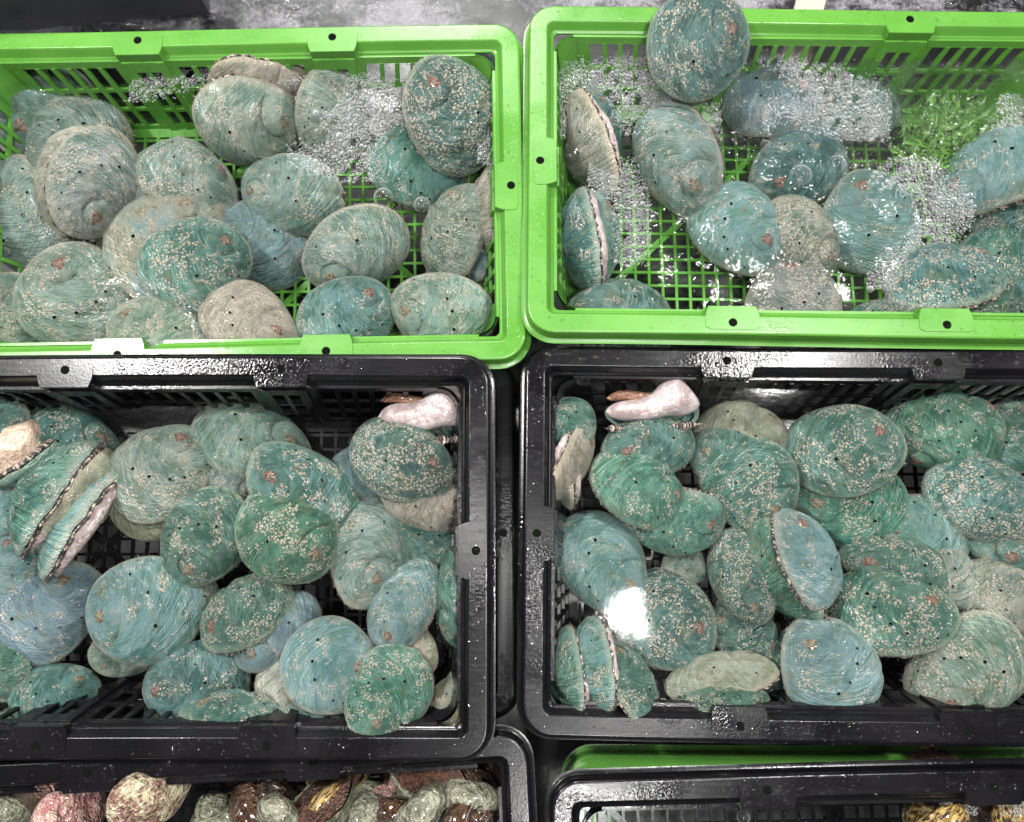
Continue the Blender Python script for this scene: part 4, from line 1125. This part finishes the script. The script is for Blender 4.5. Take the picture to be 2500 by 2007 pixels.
snail(975, 1998, 66, -0.050, (60, 10, 20), 2, 'snailbrown', 'dark ridged snail at the bottom edge left of the pale green one')
snail(1038, 1958, 100, -0.042, (80, 10, 60), 3, 'snailgrey', 'pale green striped snail standing tallest at the right')
snail(1160, 1942, 92, -0.055, (70, 40, 0), 3, 'snailgrey', 'grey stone-like snail in the right corner of the snail crate')
snail(1148, 1992, 88, -0.045, (55, -10, 100), 0, 'snailbrown', 'round dark brown snail in front of the grey stone-like one')
snail(2305, 2000, 88, -0.050, (60, 20, 40), 3, 'snailgold', 'golden brown striped snail in the nearly empty crate', 'sea snails in the bottom right crate')
snail(2478, 2003, 60, -0.055, (40, 20, 140), 2, 'snailgold', 'brown snail in foam in the bottom right corner', 'sea snails in the bottom right crate')

# ------------------------------------------------------------------ tank
def slabm(name, x0, x1, y0, y1, z0, z1, mat, kind='structure'):
    V, F = boxes([abox(x0, x1, y0, y1, z0, z1)])
    return tag(obj(name, mesh(name, V, F, False), mat), kind=kind)
slabm('tank_floor', -1.2, 1.2, -0.9, 1.1, -0.30, -0.262, M['tank'])
wl = slabm('tank_wall', -0.75, 0.10, 0.0, 0.05, -0.26, 0.03, M['wallgrey'])
p0, _ = at(0, 60, -0.03); p1, _ = at(560, 14, -0.03)
wl.location = ((p0[0] + p1[0]) / 2, (p0[1] + p1[1]) / 2, 0); wl.rotation_euler[2] = math.atan2(p1[1] - p0[1], p1[0] - p0[0])
# white strip behind the right green crate
p, _ = at(2000, 14, -0.012)
V, F = boxes([abox(-0.017, 0.017, -0.0015, 0.0015, -0.10, 0.10)])
st = tag(obj('plastic_strip', mesh('plastic_strip', V, F, False), M['label']), 'cream white plastic strip standing in the froth behind the right green crate', 'strip')
st.location = (p[0], p[1] + 0.03, -0.02); st.rotation_euler = (math.radians(-55), math.radians(12), 0)

# ------------------------------------------------------------------ water surface of the tank
NXW, NYW = 430, 370
gx = np.linspace(-0.75, 0.80, NXW); gy = np.linspace(-0.62, 0.82, NYW)
GX, GY = np.meshgrid(gx, gy)
def sstep(a, b, x):
    t = np.clip((x - a) / (b - a), 0, 1); return t * t * (3 - 2 * t)
back = sstep(0.525, 0.575, GY + 0.0 * GX)
inGR = sstep(0.02, 0.06, GX) * sstep(0.20, 0.30, GY) * (1 - back)
turb = inGR * (0.25 + 0.75 * sstep(0.36, 0.46, GY) * sstep(0.12, 0.32, GX))
inGL = (1 - sstep(0.0, 0.04, GX)) * sstep(0.20, 0.30, GY) * (1 - back)
bot2 = sstep(-0.30, -0.36, GY) * sstep(0.02, 0.08, GX)
churn = np.clip(back * 1.0 + turb * 0.95 + inGL * (0.10 + 0.25 * sstep(0.42, 0.5, GY)) + 0.02 * bot2, 0, 1)
rw = np.random.RandomState(3)
Z = np.zeros_like(GX)
for i in range(60):
    wl_ = rw.uniform(0.010, 0.06); a = rw.uniform(0, 6.28); kx, ky = 2 * np.pi / wl_ * np.cos(a), 2 * np.pi / wl_ * np.sin(a)
    Z += wl_ * np.sin(kx * GX + ky * GY + rw.uniform(0, 6.28)) * (0.5 + 0.5 * np.sin(3.1 * i + GX * rw.uniform(5, 25) + GY * rw.uniform(5, 25)))
Z /= Z.std()
calm = np.zeros_like(GX)
for i in range(14):
    wl_ = rw.uniform(0.05, 0.2); a = rw.uniform(0, 6.28); kx, ky = 2 * np.pi / wl_ * np.cos(a), 2 * np.pi / wl_ * np.sin(a)
    calm += wl_ * np.sin(kx * GX + ky * GY + rw.uniform(0, 6.28))
calm /= calm.std()
ZZ = ZW + Z * 0.0022 * churn + calm * 0.00022
wv = np.stack([GX, GY, ZZ], -1).reshape(-1, 3)
idx = np.arange(NXW * NYW).reshape(NYW, NXW)
quads = np.stack([idx[:-1, :-1], idx[:-1, 1:], idx[1:, 1:], idx[1:, :-1]], -1).reshape(-1, 4)
wme = bpy.data.meshes.new('water')
wme.vertices.add(len(wv)); wme.vertices.foreach_set('co', wv.astype(np.float32).ravel())
wme.loops.add(quads.size); wme.loops.foreach_set('vertex_index', quads.astype(np.int32).ravel())
wme.polygons.add(len(quads)); wme.polygons.foreach_set('loop_start', np.arange(0, quads.size, 4, dtype=np.int32))
wme.update(calc_edges=True)
wme.polygons.foreach_set('use_smooth', [True] * len(wme.polygons))
a_ = wme.attributes.new('churn', 'FLOAT', 'POINT'); a_.data.foreach_set('value', churn.astype(np.float32).ravel())
foamA = np.clip(back * sstep(-0.42, -0.15, GX) + back * 0.35 + turb * 0.03, 0, 1)
a_ = wme.attributes.new('foam', 'FLOAT', 'POINT'); a_.data.foreach_set('value', foamA.astype(np.float32).ravel())
wobj = tag(obj('water', wme, M['water']), kind='structure')

# ------------------------------------------------------------------ foam: masses of small bubbles
def inpoly(px, py, poly):
    ins = np.zeros(len(px), bool); n = len(poly); j = n - 1
    for i in range(n):
        xi, yi = poly[i]; xj, yj = poly[j]
        c = ((yi > py) != (yj > py)) & (px < (xj - xi) * (py - yi) / (yj - yi + 1e-9) + xi)
        ins ^= c; j = i
    return ins
def hemi(nr=3, ns=8):
    V = [(0, 0, 1)]; F = []
    for r in range(1, nr + 1):
        a = math.pi / 2 * r / nr * 1.15
        for s in range(ns):
            b = 2 * math.pi * (s + 0.5 * (r % 2)) / ns
            V.append((math.sin(a) * math.cos(b), math.sin(a) * math.sin(b), math.cos(a)))
    for s in range(ns): F.append((0, 1 + s, 1 + (s + 1) % ns))
    for r in range(nr - 1):
        for s in range(ns):
            a, b = 1 + r * ns + s, 1 + r * ns + (s + 1) % ns
            F.append((a, a + ns, b + ns, b))
    return np.array(V), F

def pack(poly, rng, radii, z, tries):
    poly = np.array(poly, float)
    lo, hi = poly.min(0), poly.max(0)
    got = []; cell = {}
    cs_ = 0.004
    for rad, nt in zip(radii, tries):
        u = rng.uniform(lo[0], hi[0], nt); v = rng.uniform(lo[1], hi[1], nt)
        # fray the border of the patch
        ju = u + rng.normal(0, 13, nt); jv = v + rng.normal(0, 13, nt)
        k = inpoly(ju, jv, poly)
        nz = np.sin(u / 17.0 + 2 * np.sin(v / 23.0)) * np.sin(v / 19.0 + 2 * np.sin(u / 29.0 + 1)) + 0.5 * np.sin(u / 7.0 + v / 9.0)
        k &= (nz + rng.normal(0, 0.25, nt)) > -0.75
        for uu, vv in zip(u[k], v[k]):
            P, _ = at(uu, vv, z); r = rad * rng.uniform(0.75, 1.2)
            ci, cj = int(math.floor(P[0] / cs_)), int(math.floor(P[1] / cs_)); ok = True
            for a in range(-2, 3):
                for b in range(-2, 3):
                    for (x, y, q) in cell.get((ci + a, cj + b), ()):
                        if (x - P[0]) ** 2 + (y - P[1]) ** 2 < (0.86 * (q + r)) ** 2: ok = False; break
                    if not ok: break
                if not ok: break
            if ok:
                cell.setdefault((ci, cj), []).append((P[0], P[1], r)); got.append((P[0], P[1], z, r))
    return got

def bubbles_object(name, lst, label, zjit=0.0015, sq=0.85, mat='foam', seed=0):
    H1 = hemi(); H2 = hemi(2, 6)
    rng = np.random.RandomState(seed)
    n = 0; V = []; F = []
    for i, (x, y, z, r) in enumerate(lst):
        HV, HF = H1 if r > 0.0013 else H2
        V.append(HV * np.array([r, r, r * sq]) + np.array([x, y, z + rng.uniform(-zjit * .4, zjit)]))
        F += [tuple(q + n for q in f) for f in HF]
        n += len(HV)
    me = mesh(name, np.concatenate(V), F)
    return tag(obj(name, me, M[mat]), label, 'foam', kind='stuff')

FOAM = {
    'white bubble foam over the shells at the back right of the left green crate': [
        [(795, 205), (925, 190), (1015, 225), (1005, 285), (925, 310), (918, 400), (905, 445), (830, 432), (700, 385), (705, 366), (785, 376), (828, 325), (785, 285)],
        [(315, 225), (345, 200), (420, 180), (520, 165), (620, 160), (735, 168), (745, 190), (640, 205), (560, 190), (440, 205), (370, 225), (325, 250)],
        [(1165, 325), (1230, 320), (1228, 400), (1175, 405)], [(770, 160), (905, 150), (930, 175), (830, 190)]],
    'dense white foam in the back left corner of the right green crate': [
        [(1331, 110), (1370, 115), (1382, 157), (1446, 170), (1551, 145), (1590, 180), (1630, 225), (1660, 238), (1597, 250), (1551, 288), (1540, 330), (1500, 265), (1461, 230), (1420, 236), (1342, 266), (1331, 210)],
        [(1336, 270), (1365, 262), (1380, 300), (1372, 340), (1345, 330)]],
    'foam around the two edge-on shells in the right green crate': [
        [(1445, 385), (1535, 402), (1555, 455), (1575, 490), (1590, 560), (1572, 620), (1540, 650), (1510, 630), (1520, 560), (1500, 480), (1450, 470), (1435, 420)],
        [(1700, 250), (1760, 270), (1748, 380), (1720, 390), (1690, 330)]],
    'foam drifting past the submerged shells at the back of the right green crate': [
        [(1970, 155), (2050, 155), (2060, 190), (2150, 225), (2175, 300), (2140, 340), (2090, 345), (1990, 305), (1910, 275), (1860, 300), (1880, 250), (1960, 240), (1990, 215), (1940, 190), (1890, 160)],
        [(1850, 120), (1970, 150), (1960, 175), (1850, 140)]],
    'long streak of foam over the pale blue shell in the right green crate': [
        [(2130, 425), (2210, 385), (2270, 390), (2300, 450), (2360, 470), (2380, 520), (2330, 560), (2320, 590), (2240, 625), (2180, 690), (2130, 708), (2115, 690), (2210, 600), (2255, 540), (2240, 470), (2150, 450)],
        [(2190, 720), (2270, 720), (2260, 745), (2190, 735)]],
    'foam at the far right edge of the right green crate': [
        [(2455, 230), (2500, 235), (2500, 400), (2440, 370), (2390, 420), (2360, 400), (2430, 330)]],
    'foam in the nearly empty crate at the bottom right': [
        [(2290, 1955), (2345, 1950), (2385, 1975), (2370, 1990), (2330, 1975)], [(2440, 1955), (2500, 1950), (2500, 1985), (2450, 1990)]],
    'thin bubbles in the right corner of the left black crate': [
        [(1118, 1460), (1138, 1465), (1134, 1510), (1120, 1500)], [(1112, 1800), (1130, 1730), (1138, 1735), (1136, 1790), (1122, 1805)]],
}
for k, (lab, polys) in enumerate(FOAM.items()):
    rng = np.random.RandomState(50 + k); got = []
    for poly in polys:
        ar = 0.5 * abs(sum(poly[i][0] * poly[(i + 1) % len(poly)][1] - poly[(i + 1) % len(poly)][0] * poly[i][1] for i in range(len(poly))))
        bb = np.ptp(np.array(poly), 0); bba = bb[0] * bb[1]
        got += pack(poly, rng, (0.0034, 0.0024, 0.0017, 0.0012, 0.0009, 0.00065), ZW + 0.0012, [int(bba * q) for q in (0.00012, 0.0009, 0.006, 0.03, 0.10, 0.30)])
    if got: bubbles_object('foam', got, lab, seed=k)

# single big bubbles
BIG = [(936, 482, 24, 'large clear bubble over the green floor of the left green crate'), (1030, 500, 20, 'elongated clear bubble right of the largest one, left green crate'),
       (873, 330, 11, 'bubble on the edge of the foam, left green crate'), (875, 533, 12, 'bubble at the edge of the slanting ruffled shell'), (655, 490, 14, 'cluster bubble on the wet grey-green shell'),
       (1955, 428, 27, 'large ringed bubble on the submerged mottled shell'), (2043, 400, 22, 'bubble right of the ringed one on the mottled shell'), (2222, 470, 25, 'large clear bubble on the pale blue shell'),
       (2122, 505, 20, 'frothy bubble at the left of the pale blue shell'), (2058, 402, 10, 'small bubble beside the mottled shell'), (1965, 220, 13, 'bubble in the back foam of the right green crate'),
       (2098, 305, 11, 'bubble in the drifting foam left of the green weed'), (2123, 308, 10, 'bubble next to the drifting foam\'s right end'), (1870, 355, 13, 'bubble over the green floor beside the banded shell'), (1815, 1995, 16, 'bubble in the nearly empty black crate')]
def dome(nr=9, ns=22):
    return hemi(nr, ns)
BV, BF = dome()
bme = mesh('bubble', BV * np.array([1, 1, 0.75]), BF); bme.materials.append(M['bubble'])
for (u, v, r, lab) in BIG:
    P, dep = at(u, v, ZW); o = obj('bubble', bme, None, None, tuple(P + np.array([0, 0, 0.0004]))); s = r * dep / FPX; o.scale = (s, s, s)
    tag(o, lab, 'bubble', 'big bubbles on the water')

# ------------------------------------------------------------------ green weed in the churning water, right green crate
rng = np.random.RandomState(9)
V, F = [], []
wp = [(2190, 330), (2230, 260), (2330, 235), (2420, 260), (2440, 320), (2370, 360), (2330, 430), (2270, 400), (2180, 390)]
for i in range(900):
    u, v = rng.uniform(2170, 2450), rng.uniform(225, 430)
    if not inpoly(np.array([u]), np.array([v]), wp)[0]: continue
    P, _ = at(u, v, ZW - rng.uniform(0.004, 0.05))
    a = rng.uniform(0, 6.28); ln = rng.uniform(0.006, 0.018); w = rng.uniform(0.0006, 0.0016)
    d = np.array([math.cos(a), math.sin(a), rng.uniform(-.3, .3)]); s = np.array([-d[1], d[0], 0]) * w
    b = len(V); m = P + d * ln * .5 + np.array([0, 0, rng.uniform(-.003, .003)]) + s * rng.uniform(-3, 3)
    V += [P - s, P + s, m + s, m - s, P + d * ln]
    F += [(b, b + 1, b + 2, b + 3), (b + 3, b + 2, b + 4)]
tag(obj('green_weed', mesh('green_weed', V, F), M['weed']), 'tangle of bright green weed in the churning water of the right green crate', 'weed', kind='stuff')

# ------------------------------------------------------------------ water drops standing on the rims
HV, HF = hemi(3, 8)
for key, nm, cnt in (('GL', 'upper left green', 260), ('GR', 'upper right green', 420), ('BL', 'left black', 1100), ('BR', 'right black', 1300), ('S', 'snail', 800), ('B2', 'bottom right', 900)):
    rng = np.random.RandomState(len(nm)); bpy.context.view_layer.update()
    mw = np.array(CR[key].matrix_world)
    V, F = [], []
    cl = [(rng.uniform(0, 1), rng.uniform(0.02, 0.09)) for _ in range(9)]
    per = 2 * (2 * HX + 2 * HY)
    for i in range(cnt):
        c, sd = cl[rng.randint(len(cl))]
        t = (c + rng.normal(0, sd)) % 1.0 if rng.rand() < 0.75 else rng.rand()
        ins = rng.uniform(0.003, 0.0185); s = t * per
        hx, hy = HX - ins, HY - ins
        if s < 2 * HX: x, y = s - HX, hy
        elif s < 4 * HX: x, y = s - 3 * HX, -hy
        elif s < 4 * HX + 2 * HY: x, y = hx, s - 4 * HX - HY
        else: x, y = -hx, s - 4 * HX - 3 * HY
        if abs(x) > HX - 0.02 and abs(y) > HY - 0.02: continue
        r = rng.lognormal(-7.5, 0.45); r = min(max(r, 0.0003), 0.0017)
        p = (mw @ np.array([x, y, 0.0003, 1]))[:3]
        b = len(V)
        V += list(HV * np.array([r, r * rng.uniform(.8, 1.2), r * 0.6]) + p)
        F += [tuple(q + b for q in f) for f in HF]
    tag(obj('water_drops', mesh('water_drops', V, F), M['drop']), 'scattered water drops on the rim of the %s crate' % nm, 'water drops', kind='stuff')
